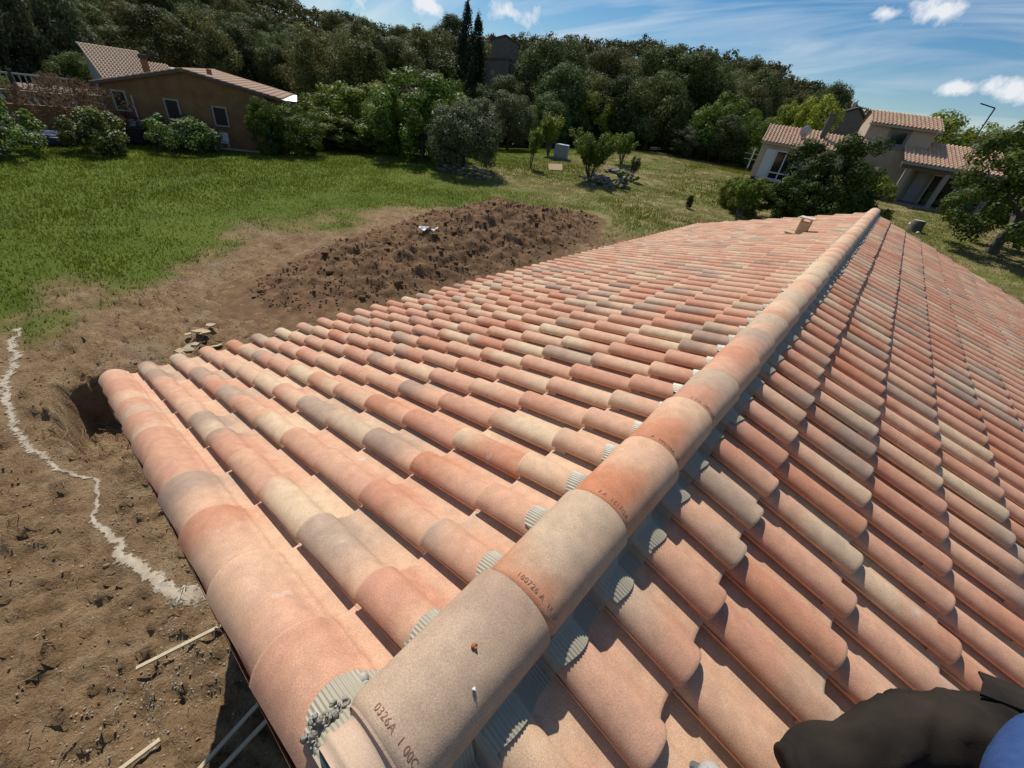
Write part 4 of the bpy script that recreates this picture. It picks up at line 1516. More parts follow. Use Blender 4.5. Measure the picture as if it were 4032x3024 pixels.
def window(parent, x, z, w, h, y, surr=.14, style='shutter', frame=None):
    """window in wall-local coordinates: x left edge, z bottom; part window > surround, pane, bars"""
    b = MB(); b.box((x + w / 2, y + .02, z + h / 2), (w, .06, h))
    win = b.build('window', BRONZE if style == 'shutter' else GLASS, parent)
    s = MB()
    s.box((x - surr / 2, y + .03, z + h / 2), (surr, .10, h + 2 * surr)); s.box((x + w + surr / 2, y + .03, z + h / 2), (surr, .10, h + 2 * surr))
    s.box((x + w / 2, y + .031, z + h + surr / 2), (w, .098, surr)); s.box((x + w / 2, y + .05, z - surr / 2), (w, .14, surr))
    s.build('surround', frame or SURR, win)
    if style == 'bars':
        g = MB()
        for i in range(1, 6): g.box((x + w * i / 6, y + .058, z + h / 2), (.025 if i != 3 else .07, .02, h))
        for i in range(1, 4): g.box((x + w / 2, y + .059, z + h * i / 4), (w, .02, .025))
        g.build('glazing_bar', DARKM if False else mat('bar_paint', (.06, .055, .05), .6), win)
    elif style == 'shutter':
        g = MB()
        for i in range(5): g.box((x + w * (i + .5) / 5, y + .055, z + h / 2), (w / 5 - .02, .02, h - .03))
        g.build('shutter', BRONZE, win)
    return win


def left_house():
    P1 = Vector((-41.5, 6.6, 0)); P2 = Vector((-36.4, 15.6, 0))
    u = (P2 - P1).normalized(); L = (P2 - P1).length
    n = Vector((u.y, -u.x, 0))               # towards the camera
    z0 = -.4
    h = empty('brown_house'); h.matrix_world = frame_mtx(P1, u, n)
    tag(h, 'brown rendered gable house with three framed windows behind the field', 'house')
    ap, ze, zr, dep = 4.9, 3.30, 4.66, 9.0
    zR = 3.80
    w = MB()
    w.prism([(0, 0, z0), (0, 0, ze), (ap, 0, zr), (L - .9, 0, zR + .12), (L - .9, 0, z0)], (0, -dep, 0))
    w.build('wall', OCHRE, h)
    # roof planes
    sl1 = Vector((ap + .35, 0, zr - ze + .08)); s1 = sl1.length; d1 = sl1.normalized()
    roof_plane('roof_tiles', h, (-.35, .25, ze - .02), (0, -1, 0), tuple(d1), dep + .5, s1, MATS['old_tile'], seed=3, tint=[.2, .35, .85, .8, .5])
    sl2 = Vector((-(L - ap + .3), 0, zr - zR + .06)); s2 = sl2.length; d2 = sl2.normalized()
    roof_plane('roof_tiles', h, (L + .3, .25, zR - .03), (0, -1, 0), tuple(d2), dep + .5, s2, MATS['old_tile'], seed=4, tint=[.25, .5, .82, .84, .6, .42])
    e = MB()
    e.prism([(-.36, .26, ze - .12), (-.36, .26, ze + .02), (ap, .26, zr + .05), (ap, .26, zr - .09)], (0, -.1, 0))
    e.prism([(ap, .26, zr - .09), (ap, .26, zr + .05), (L + .3, .26, zR - .02), (L + .3, .26, zR - .16)], (0, -.1, 0))
    e.build('verge', mat('verge_mortar', (.17, .125, .10), .9, noise=.3, nscale=6), h)
    r = MB(); r.tube([(ap, .3, zr + .03), (ap, -dep - .2, zr + .03)], .11, 8); r.build('ridge_cap', mat('ridge_clay', (.33, .20, .14), .85, noise=.3, nscale=6), h)
    window(h, .62, 1.98, .58, .98, 0, .10, 'bars')
    window(h, 3.38, 1.80, .68, 1.05, 0, .09, 'shutter')
    window(h, 6.12, 1.72, .72, 1.04, 0, .09, 'shutter')
    # brick return at the right end with white corner post
    b = MB(); b.box((L - .45, -.55, 1.5), (.9, .9, 3.8)); b.build('brick_corner', BRICK, h)
    b = MB(); b.box((L - .93, -.02, 1.9), (.22, .22, 2.4)); b.build('corner_post', mat('old_white', (.42, .38, .33), .8), h)
    # chimneys
    c = MB(); c.box((2.5, -1.2, 4.35), (.32, .32, 1.2)); c.build('chimney', mat('chimney_brick', (.27, .14, .075), .9, noise=.3, nscale=9), h)
    c = MB(); c.box((2.5, -1.2, 5.05), (.42, .42, .22)); c.build('chimney_cap', DARKM, h)
    c = MB(); c.box((6.05, -1.6, 4.52), (.26, .26, .75)); c.build('chimney', MATS['chimney_brick'], h)
    # wall pipe and small vents
    p = MB(); p.tube([(1.57, .06, 2.85), (1.57, .06, 1.5)], .045, 8); p.build('wall_pipe', WPAINT, h)
    flip_y(h)
    # things standing at the wall
    for x, z, lab in ((1.55, 1.20, 'white air conditioning box under the white pipe of the brown house'), (2.6, 1.0, 'second grey air conditioning box low on the brown house wall')):
        a = empty('air_conditioner'); a.matrix_world = h.matrix_world @ Matrix.Translation((x, -.3, z)) @ Matrix.Rotation(math.pi, 4, 'Z')
        tag(a, lab, 'air conditioner')
        q = MB(); q.box((0, 0, 0), (.85, .35, .58), bev=.02); q.build('casing', mat('ac_white', (.52, .52, .48), .5) if 'white air' in lab else GREYM, a)
        q = MB(); q.lathe([(.22, 0), (.22, .02), (.19, .025), (.05, .02)], 18, Matrix.Translation((-.1, .176, 0)) @ Matrix.Rotation(-math.pi / 2, 4, 'X')); q.build('fan_grille', mat('ac_dark', (.12, .12, .11), .6), a)
    # dark cover and bench along the wall
    q = MB(); q.box((2.2, -.9, .40), (1.5, .9, .95), bev=.08); q.box((1.2, -.8, .22), (.8, .6, .55), bev=.06)
    o = q.build('covered_heap', mat('dark_tarp', (.028, .028, .034), .6, noise=.3, nscale=5)); o.matrix_world = h.matrix_world @ Matrix.Translation((-1.0, 0, .25))
    tag(o, 'dark covered heap against the brown house wall between the flowering bushes', 'covered heap')
    ch = empty('garden_chair'); ch.matrix_world = h.matrix_world @ Matrix.Translation((6.6, -1.2, .35)) @ Matrix.Rotation(math.pi, 4, 'Z')
    tag(ch, 'white metal garden chair below the right window of the brown house', 'chair')
    q = MB(); q.box((0, 0, .42), (.5, .5, .04)); q.build('seat', WPAINT, ch)
    q = MB(); q.box((0, -.24, .75), (.5, .04, .55)); q.build('backrest', WPAINT, ch)
    for sx in (-.22, .22):
        for sy in (-.22, .22):
            q = MB(); q.tube([(sx, sy, 0), (sx, sy, .42)], .018, 6); q.build('leg', WPAINT, ch)
    q = MB()
    q.box((0, 0, .06), (2.6, .12, .10)); q.box((.5, .25, .05), (2.2, .10, .08))
    o = q.build('plank_stack', mat('pale_plank', (.36, .32, .26), .9, noise=.2, nscale=5)); o.matrix_world = h.matrix_world @ Matrix.Translation((7.6, -1.4, .35))
    tag(o, 'pale planks lying along the foot of the brown house', 'planks')

    # house behind with the pale roof and white gable
    g = empty('white_house'); O = Vector((-54.0, 9.25, 0)); uu = Vector((0, 1, 0)).normalized(); nn = Vector((uu.y, -uu.x, 0))
    g.matrix_world = frame_mtx(O, uu, nn)
    tag(g, 'white gabled house with pale tiled roof behind the brown house', 'house')
    zt, zb, run = 4.92, 2.65, 6.0
    w = MB(); w.prism([(0, 0, -.5), (0, 0, zb), (0, -run, zt - .05), (0, -run, -.5)][::-1], (4.0, 0, 0)); w.build('wall', WHITE_R, g)
    w = MB(); w.prism([(4.0, 0, -.5), (4.0, 0, zb - .2), (4.0, -run, zt - .75), (4.0, -run, -.5)][::-1], (8.4, 0, 0)); w.build('wall', WHITE_R, g)
    sv = Vector((0, -run - .2, zt - zb + .1)); S = sv.length
    roof_plane('roof_tiles', g, (-.2, .25, zb), (1, 0, 0), tuple(sv.normalized()), 4.3, S, MATS['cream_tile'], seed=8, tint=[.66, .7, .74, .72, .62])
    sv = Vector((0, -run + .1, zt - zb - .45)); S = sv.length
    roof_plane('roof_tiles', g, (4.1, .25, zb - .15), (1, 0, 0), tuple(sv.normalized()), 2.0, S, MATS['cream_tile'], seed=9, tint=[.66, .7, .74, .72, .62])
    sv = Vector((0, -run + .3, zt - zb - .85)); S = sv.length
    roof_plane('roof_tiles', g, (6.1, .25, zb - .3), (1, 0, 0), tuple(sv.normalized()), 6.4, S, MATS['cream_tile'], seed=10, tint=[.6, .66, .7, .5, .45])
    r = MB(); r.tube([(-.25, -run, zt + .06), (4.1, -run, zt + .06)], .1, 8); r.build('ridge_cap', mat('pale_ridge', (.42, .33, .24), .85, noise=.2, nscale=5), g)
    flip_y(g)
    # terrace wall with white balustrade at the far left
    t = empty('terrace_wall', (0, 0, 0)); A = Vector((-43.6, 5.6, 0)); B = Vector((-43.4, -2.5, 0))
    u2 = (B - A).normalized(); n2 = Vector((1, 0, 0))
    t.matrix_world = frame_mtx(A, u2, n2)
    tag(t, 'brown terrace wall with white balustrade at the left edge', 'terrace wall')
    w = MB(); w.box((4, -.2, .45), (8.4, .4, 2.3)); w.build('wall', OCHRE, t)
    for i in range(22):
        q = MB(); q.lathe([(.07, 0), (.07, .06), (.04, .1), (.09, .25), (.10, .32), (.05, .48), (.04, .54), (.07, .58), (.07, .62)], 8, Matrix.Translation((.2 + i * .36, -.2, 1.6)))
        q.build('baluster', WPAINT, t)
    w = MB(); w.box((4, -.2, 2.28), (8.4, .34, .12)); w.build('handrail', mat('rail_stone', (.30, .25, .20), .9), t)
    # grey railing fence and sheds behind
    f = empty('railing_fence'); f.matrix_world = frame_mtx((-49.5, 6.5, 0), (0, -1, 0), (1, 0, 0))
    tag(f, 'grey picket railing behind the terrace balustrade', 'fence')
    q = MB()
    q.box((4.2, 0, 2.85), (8.6, .1, .10)); q.build('rail', mat('pale_rail', (.40, .38, .34), .8), f)
    q = MB(); q.box((4.2, 0, 2.05), (8.6, .1, .08)); q.build('rail', MATS['pale_rail'], f)
    for i in range(28):
        q = MB(); q.box((.1 + i * .3, 0, 2.42), (.07, .05, .78)); q.build('picket', MATS['pale_rail'], f)
    for x in (.2, 3.2, 6.4):
        q = MB(); q.box((x, .02, 1.5), (.14, .14, 3.2)); q.build('post', DARKM, f)
    q = MB(); q.box((0, 0, .9), (4.0, 2.0, 1.8)); q.prism([(-2.1, -1.1, 1.8), (2.1, -1.1, 1.8), (2.1, 1.1, 2.05), (-2.1, 1.1, 2.05)], (0, 0, .1))
    o = q.build('garden_shed', mat('shed_wood', (.24, .17, .115), .9, noise=.3, nscale=3)); o.location = (-50.0, 5.6, .1); o.rotation_euler = (0, 0, rad(95))
    tag(o, 'low shed with pale roof between the terrace and the brown house', 'shed')
    # blue round cover on the lawn
    x, y = pol(-85.4, 40.2)
    q = empty('round_pool', (x, y, .05)); tag(q, 'blue covered round garden pool below the terrace wall', 'pool')
    m = MB(); m.lathe([(1.45, 0), (1.55, .12), (1.5, .42), (1.40, .48)], 28); m.build('wall', mat('blue_vinyl', (.035, .05, .12), .5, noise=.3, nscale=3), q)
    m = MB(); m.lathe([(1.40, .475), (.9, .53), (.3, .55), (.02, .55)], 28); m.build('cover', mat('blue_cover', (.055, .075, .17), .6, noise=.3, nscale=3), q)
    # solar panel on a small roof right of the brown house
    x, y = pol(-66.1, 50)
    s = empty('solar_panel', (x, y, 3.2)); s.rotation_euler = (0, 0, rad(62)); tag(s, 'small pale solar panel on a stand right of the brown house roof', 'solar panel')
    m = MB(); m.prism([(-.95, -.5, 0), (.95, -.5, 0), (.95, .5, .45), (-.95, .5, .45)], (0, 0, .05)); m.build('panel', mat('solar', (.55, .58, .62), .25, spec=.6), s)
    m = MB()
    for sx in (-.8, .8): m.tube([(sx, .4, .4), (sx, .4, -3.2)], .04, 6); m.tube([(sx, -.4, .05), (sx, -.4, -3.2)], .04, 6)
    m.build('stand', GREYM, s)
    # low tiled outbuilding in the hedge
    x, y = pol(-62.6, 44)
    o = empty('outbuilding', (x, y, float(terr(x, y)))); o.rotation_euler = (0, 0, rad(65)); tag(o, 'small outbuilding roof half hidden in the hedge', 'outbuilding')
    m = MB(); m.box((0, 0, .7), (2.2, 1.8, 1.5)); m.build('wall', BRICK, o)
    m = MB(); m.prism([(-1.3, -1.1, 1.25), (1.3, -1.1, 1.25), (1.3, 1.1, 1.75), (-1.3, 1.1, 1.75)], (0, 0, .12)); m.build('roof', mat('grey_sheet', (.33, .29, .26), .8, noise=.2, nscale=4), o)


left_house()


def stone_tower():
    x, y = pol(-42.9, 74)
    z = float(terr(x, y))
    h = empty('stone_tower_house', (x, y, z)); h.rotation_euler = (0, 0, rad(43)); tag(h, 'old dark stone house rising out of the wood', 'house')
    top = CAM_Z + 74 * math.tan(rad(5.6)) - z
    w = MB(); w.prism([(-2.1, -1.6, 0), (1.7, -1.6, 0), (1.7, -1.6, top - .7), (-.3, -1.6, top), (-2.1, -1.6, top - .55)], (0, 5, 0)); w.build('wall', STONE_W, h)
    w = MB(); w.prism([(-2.3, -1.75, top - .60), (-.3, -1.75, top + .06), (1.9, -1.75, top - .72), (1.9, -1.75, top - .58), (-.3, -1.75, top + .22), (-2.3, -1.75, top - .45)], (0, 5.3, 0)); w.build('roof', mat('old_roof', (.16, .12, .10), .9, noise=.4, nscale=3), h)
    w = MB(); w.prism([(-2.6, -3.6, 0), (.6, -3.6, 0), (.6, -3.6, top - 2.5), (-2.6, -3.6, top - 2.9)], (0, 2.1, 0)); w.build('annex_wall', STONE_W, h)
    w = MB(); w.prism([(-2.8, -3.8, top - 2.95), (.8, -3.8, top - 2.5), (.8, -3.8, top - 2.3), (-2.8, -3.8, top - 2.75)], (0, 2.3, 0)); w.build('annex_roof', MATS['old_roof'], h)
    w = MB(); w.prism([(.7, -3.2, 0), (3.3, -3.2, 0), (3.3, -3.2, top - 4.0), (.7, -3.2, top - 2.9)], (0, 3.0, 0)); w.build('annex_wall', STONE_W, h)
    w = MB(); w.prism([(.62, -3.4, top - 2.88), (3.5, -3.4, top - 4.08), (3.5, -3.4, top - 3.9), (.62, -3.4, top - 2.66)], (0, 3.4, 0)); w.build('annex_roof', mat('pale_verge', (.26, .22, .19), .9, noise=.2, nscale=4), h)
    w = MB(); w.box((-1.6, -3.62, top - 4.2), (.5, .05, .5)); w.build('window', GLASS, h)


stone_tower()


def right_house():
    th = rad(12)
    u = Vector((math.cos(th), math.sin(th), 0)); n = Vector((math.sin(th), -math.cos(th), 0))
    O = Vector((-4.35, 49.6, 0))                 # front left corner of the upper storey
    h = empty('beige_house'); h.matrix_world = frame_mtx(O, u, n)
    tag(h, 'beige house with stepped clay tile roofs and a porch, right background', 'house')
    g0 = 3.35
    # upper block
    ze, zr = 8.50, 9.42
    w = MB(); w.prism([(0, 0, g0), (0, 0, ze), (0, -2.6, zr - .05), (0, -5.2, ze), (0, -5.2, g0)][::-1], (4.55, 0, 0)); w.build('wall', BEIGE_R, h)
    sv = Vector((0, -2.95, zr - ze + .08)); roof_plane('roof_tiles', h, (-.12, .35, ze - .04), (1, 0, 0), tuple(sv.normalized()), 4.95, sv.length, MATS['pale_tile'], seed=21, pitch=.275)
    sv = Vector((0, 2.95, zr - ze + .08)); roof_plane('roof_tiles', h, (-.12, -5.55, ze - .04), (1, 0, 0), tuple(sv.normalized()), 4.95, sv.length, MATS['pale_tile'], seed=22, pitch=.275)
    e = MB(); e.box((2.3, .30, ze - .14), (4.9, .14, .12)); e.build('cornice', mat('cornice', (.42, .33, .25), .9), h)
    e = MB(); e.box((2.3, .04, 6.98), (4.6, .1, .22)); e.build('string_course', mat('grey_band', (.27, .245, .225), .9), h)
    window(h, 1.75, 7.25, 1.0, .82, 0, .20, 'plain', mat('grey_surround', (.20, .19, .185), .8))
    # left wing
    wl, wr, wy = -7.15, -2.75, 3.9
    zwe, zwr, run = 6.05, 7.30, 4.0
    w = MB(); w.prism([(wl, wy, g0), (wl, wy, zwe), (wl, wy - run, zwr - .05), (wl, wy - 2 * run, zwe), (wl, wy - 2 * run, g0)][::-1], (wr - wl, 0, 0)); w.build('wall', BEIGE_R, h)
    sv = Vector((0, -run - .35, zwr - zwe + .08)); roof_plane('roof_tiles', h, (wl - .15, wy + .35, zwe - .03), (1, 0, 0), tuple(sv.normalized()), wr - wl + .2, sv.length, MATS['pale_tile'], seed=23, pitch=.275)
    sv = Vector((0, -3.4, 1.15)); roof_plane('roof_tiles', h, (wr + .1, wy - .3, zwe + .05), (1, 0, 0), tuple(sv.normalized()), 3.0, sv.length, MATS['pale_tile'], seed=24, pitch=.275)
    w = MB(); w.box((-1.35, wy - 2.2, (g0 + 6.3) / 2), (2.75, 3.4, 6.3 - g0 - .4)); w.build('wall', BEIGE_R, h)
    e = MB(); e.box(((wl + wr) / 2, wy + .28, zwe - .13), (wr - wl + .3, .14, .12)); e.build('cornice', MATS['cornice'], h)
    # french door with white shutters
    dx = wl + 1.35
    d = MB(); d.box((dx + .75, wy + .02, g0 + 1.10), (1.5, .05, 2.1)); door = d.build('french_door', GLASS, h)
    f = MB()
    for q in (0, .75, 1.5): f.box((dx + q, wy + .06, g0 + 1.10), (.10, .06, 2.2))
    for z in (.06, .55, 2.15): f.box((dx + .75, wy + .062, g0 + z), (1.5, .05, .10))
    f.build('door_frame', WPAINT, door)
    for sx in (-.47, 1.97):
        s = MB(); s.box((dx + sx, wy + .07, g0 + 1.12), (.78, .05, 2.15)); s.box((dx + sx, wy + .1, g0 + .5), (.78, .02, .1)); s.box((dx + sx, wy + .1, g0 + 1.75), (.78, .02, .1)); s.build('shutter', WPAINT, h)
    s = MB(); s.box((wl - .42, wy - .6, g0 + 1.3), (.06, 1.3, 1.5)); s.build('shutter', WPAINT, h)
    st = MB(); st.box((dx + .75, wy + .5, g0 - .04), (3.2, .9, .12)); st.build('door_step', mat('pale_step', (.45, .41, .36), .9), h)
    # chimney and dishes
    c = MB(); c.box((-3.0, 1.4, 7.55), (.42, .42, 1.9)); c.build('chimney', mat('chimney_grey', (.16, .15, .14), .9, noise=.2, nscale=5), h)
    c = MB(); c.box((-3.0, 1.4, 8.54), (.52, .52, .10)); c.build('chimney_cap', MATS['chimney_grey'], h)
    for (x, y, z, s, nm) in ((-4.35, 2.4, 6.75, .42, 'satellite_dish'),):
        d = MB(); mt = Matrix.Translation((x, y, z + .35)) @ Matrix.Rotation(rad(75), 4, 'X') @ Matrix.Rotation(rad(-25), 4, 'Y')
        d.lathe([(.02, .0), (s * .5, .03), (s, .12), (s, .135), (s * .5, .045), (.02, .015)], 20, mt)
        d.tube([(x, y - .1, z - .4), (x, y, z + .35)], .025, 6); d.build(nm, mat('dish', (.5, .48, .45), .5), h)
    # porch on the right
    px0, px1, py = 3.9, 9.3, 2.6
    zp, zpt = 6.18, 7.75
    sv = Vector((0, -4.6, zpt - zp)); roof_plane('roof_tiles', h, (px0 - .9, py + .3, zp), (1, 0, 0), tuple(sv.normalized()), px1 - px0 + 1.1, sv.length, MATS['pale_tile'], seed=25, pitch=.275)
    sv2 = Vector((0, 4.4, 1.5)); roof_plane('roof_tiles', h, (px0 + .6, -6.4, zp + .05), (1, 0, 0), tuple(sv2.normalized()), px1 - px0 - .6, sv2.length, MATS['pale_tile'], seed=26, pitch=.275)
    e = MB(); e.box(((px0 + px1) / 2 - .4, py + .25, zp - .10), (px1 - px0 + 1.2, .16, .16)); e.build('gutter', GREYM, h)
    e = MB(); e.box(((px0 + px1) / 2 - .4, py + .05, zp - .32), (px1 - px0 + 1.0, .24, .22)); e.build('porch_beam', mat('porch_beam', (.12, .09, .07), .9), h)
    w = MB(); w.box(((px0 + px1) / 2, -.9, (g0 + 6.2) / 2), (px1 - px0, .2, 6.2 - g0 - .1)); w.prism([(px1, -1.0, 5.0), (px1, -1.0, 6.9), (px1, -2.2, 7.4), (px1, -6, 6.2), (px1, -6, 3.2), (px1, -1, 3.2)][::-1], (-.2, 0, 0)); w.build('wall', BEIGE_R, h)
    for x in (px0 - .3, px0 + 2.2, px1 - .2):
        c = MB(); c.box((x, py, (g0 + zp - .4) / 2), (.32, .32, zp - .4 - g0 + .0)); c.build('porch_column', mat('column', (.30, .255, .21), .9, noise=.15, nscale=4), h)
    fl = MB(); fl.box(((px0 + px1) / 2, .9, g0 - .05), (px1 - px0 + 1.2, 4.0, .14)); fl.build('porch_floor', mat('porch_floor', (.25, .22, .20), .9), h)
    for x in (px0 + 2.7, px0 + 3.6):
        d = MB(); d.box((x, -.77, g0 + 1.12), (.8, .05, 2.2)); dd = d.build('glass_door', GLASS, h)
        f = MB(); f.box((x - .43, -.72, g0 + 1.12), (.09, .06, 2.3)); f.box((x + .43, -.722, g0 + 1.12), (.09, .06, 2.3)); f.box((x, -.72, g0 + 2.25), (.8, .06, .1)); f.build('door_frame', WPAINT, dd)
    for x in (px0 + .6, px0 + 1.55, px0 + 4.7):
        s = MB(); s.box((x, -.74, g0 + 1.15), (.8, .06, 2.2)); s.build('shutter', mat('grey_shutter', (.36, .37, .38), .6), h)
    c = MB(); c.box((px1 - 1.2, -2.6, 7.75), (.6, .45, .7)); c.build('chimney', MATS['chimney_grey'], h)
    flip_y(h)
    # small further roof behind the upper block
    b = empty('far_house', (-8.6, 70, 3.2)); b.scale = (.6, .6, 1.0); b.rotation_euler = (0, 0, rad(20)); tag(b, 'distant house roof showing behind the upper roof of the beige house', 'house')
    top = CAM_Z + 70 * math.tan(rad(3.9)) - 3.2
    m = MB(); m.prism([(-3.4, -2, 0), (3.2, -2, 0), (3.2, -2, top - 1.4), (.6, -2, top), (-3.4, -2, top - 1.0)], (0, 5, 0)); m.build('wall', mat('warm_stone', (.24, .19, .15), .95, noise=.3, nscale=3), b)
    m = MB(); m.prism([(-3.6, -2.3, top - 1.0), (.6, -2.3, top + .05), (3.5, -2.3, top - 1.45), (3.5, -2.3, top - 1.25), (.6, -2.3, top + .25), (-3.6, -2.3, top - .8)], (0, 5.5, 0)); m.build('roof', MATS['old_roof'], b)
    m = MB(); m.box((3.0, 0, top - .5), (.8, .8, 1.2)); m.build('chimney', mat('chimney_brick2', (.17, .10, .07), .9), b)
    sv = Vector((0, -2.6, 1.0)); roof_plane('roof_tiles', b, (1.4, -2.4, top - 2.6), (1, 0, 0), (0, .93, .36), 3.6, 2.9, MATS['old_tile'], seed=31, tint=[.5, .6, .85])
    d = MB(); d.lathe([(.02, 0), (.25, .03), (.45, .12), (.45, .135), (.02, .02)], 18, Matrix.Translation((-.6, -2.2, top + .35)) @ Matrix.Rotation(rad(70), 4, 'X') @ Matrix.Rotation(rad(-40), 4, 'Y')); d.build('satellite_dish', MATS['dish'], b)
    # porch furniture: green deck chairs
    Mx = h.matrix_world
    for k, (x, y, lab) in enumerate(((px0 + 2.55, .9, 'green folding chair beside the porch column'), (px0 + 3.75, 1.5, 'middle green folding chair on the porch'), (px0 + 4.95, 1.7, 'right green folding chair on the porch, next to the dark tree'))):
        c = empty('folding_chair'); c.matrix_world = Mx @ Matrix.Translation((x, -y, g0 + .03)) @ Matrix.Rotation(math.pi + rad(10 * k), 4, 'Z'); tag(c, lab, 'chair', 'green porch chairs')
        gm = mat('green_canvas', (.045, .11, .03), .8)
        q = MB(); q.box((0, 0, .42), (.55, .5, .03)); q.build('seat', gm, c)
        q = MB(); q.prism([(-.28, -.25, .45), (.28, -.25, .45), (.28, -.42, 1.05), (-.28, -.42, 1.05)], (0, .03, 0)); q.build('backrest', gm, c)
        for sx in (-.27, .27):
            q = MB(); q.tube([(sx, .28, 0), (sx, -.25, .5), (sx, -.42, 1.05)], .014, 6); q.build('leg', GREYM, c)
            q = MB(); q.tube([(sx, -.3, 0), (sx, .25, .5)], .014, 6); q.build('leg', GREYM, c)
    # antenna pole left of the wing
    a = empty('antenna', (pol(-13.95, 44)[0], pol(-13.95, 44)[1], 3.2)); tag(a, 'thin antenna on a pole left of the beige house wing', 'antenna')
    q = MB(); q.tube([(0, 0, -.3), (0, 0, 1.9)], .025, 6); q.build('mast', GREYM, a)
    q = MB(); q.tube([(-.6, 0, 1.8), (.6, 0, 1.8)], .018, 6); q.tube([(-.5, 0, 1.4), (.5, 0, 1.4)], .018, 6); q.build('crossbar', GREYM, a)
    # street lamp arm on the right
    x, y = pol(2.7, 64); zt = CAM_Z + 64 * math.tan(rad(5.0))
    l = empty('street_lamp', (x, y, float(terr(x, y)))); tag(l, 'angled dark street lamp arm beside the bright green tree', 'street lamp')
    q = MB(); q.tube([(0, 0, 0), (0, 0, zt - l.location.z)], .06, 6); q.build('mast', DARKM, l)
    q = MB(); q.tube([(0, 0, zt - l.location.z), (-1.2, 0, zt - l.location.z + .25)], .05, 6); q.build('arm', DARKM, l)


right_house()
# ------------------------------------------------------------------ small things in the garden and on the site
def pallet_tank():
    x, y = pol(-35.0, 42)
    z = float(terr(x, y))
    t = empty('water_tank', (x, y, z - .02), rad(28)); tag(t, 'grey plastic water tank in a metal cage at the meadow edge', 'water tank')
    m = MB(); m.box((0, 0, .62), (1.12, .95, 1.0), bev=.06); m.build('tank', mat('tank_plastic', (.30, .32, .35), .5, noise=.15, nscale=3), t)
    m = MB(); m.box((0, 0, .07), (1.2, 1.0, .13)); m.build('pallet', mat('pallet_wood', (.30, .24, .16), .9, noise=.3, nscale=6), t)
    cg = MB()
    for i in range(7):
        xx = -.58 + i * 1.16 / 6
        for yy in (-.49, .49): cg.tube([(xx, yy, .13), (xx, yy, 1.15)], .016, 5)
    for i in range(1, 5):
        yy = -.49 + i * .98 / 5
        for xx in (-.58, .58): cg.tube([(xx, yy, .13), (xx, yy, 1.15)], .016, 5)
    for zz in (.4, .75, 1.14):
        cg.tube([(-.58, -.49, zz), (.58, -.49, zz), (.58, .49, zz), (-.58, .49, zz), (-.58, -.49, zz)], .016, 5)
    cg.build('cage', mat('cage', (.45, .46, .48), .4, metal=.6), t)
    m = MB(); m.box((0, 0, 1.16), (1.1, .93, .06), bev=.02); m.build('lid', mat('tank_lid', (.55, .57, .6), .5), t)
    # wooden pallet lying open on the grass
    x, y = pol(-35.4, 36.6); z = float(terr(x, y))
    p = empty('wooden_pallet', (x, y, z + .05), rad(40)); p.rotation_euler = (rad(16), rad(-6), rad(38)); tag(p, 'pale new wooden pallet lying on the meadow', 'pallet')
    wm = mat('fresh_wood', (.58, .42, .26), .8, noise=.2, nscale=9)
    for i in range(6):
        b = MB(); b.box((0, -.5 + i * .2, .13), (1.1, .12, .025)); b.build('board', wm, p)
    for xx in (-.45, 0, .45):
        b = MB(); b.box((xx, 0, .06), (.1, 1.1, .09)); b.build('bearer', wm, p)


pallet_tank()


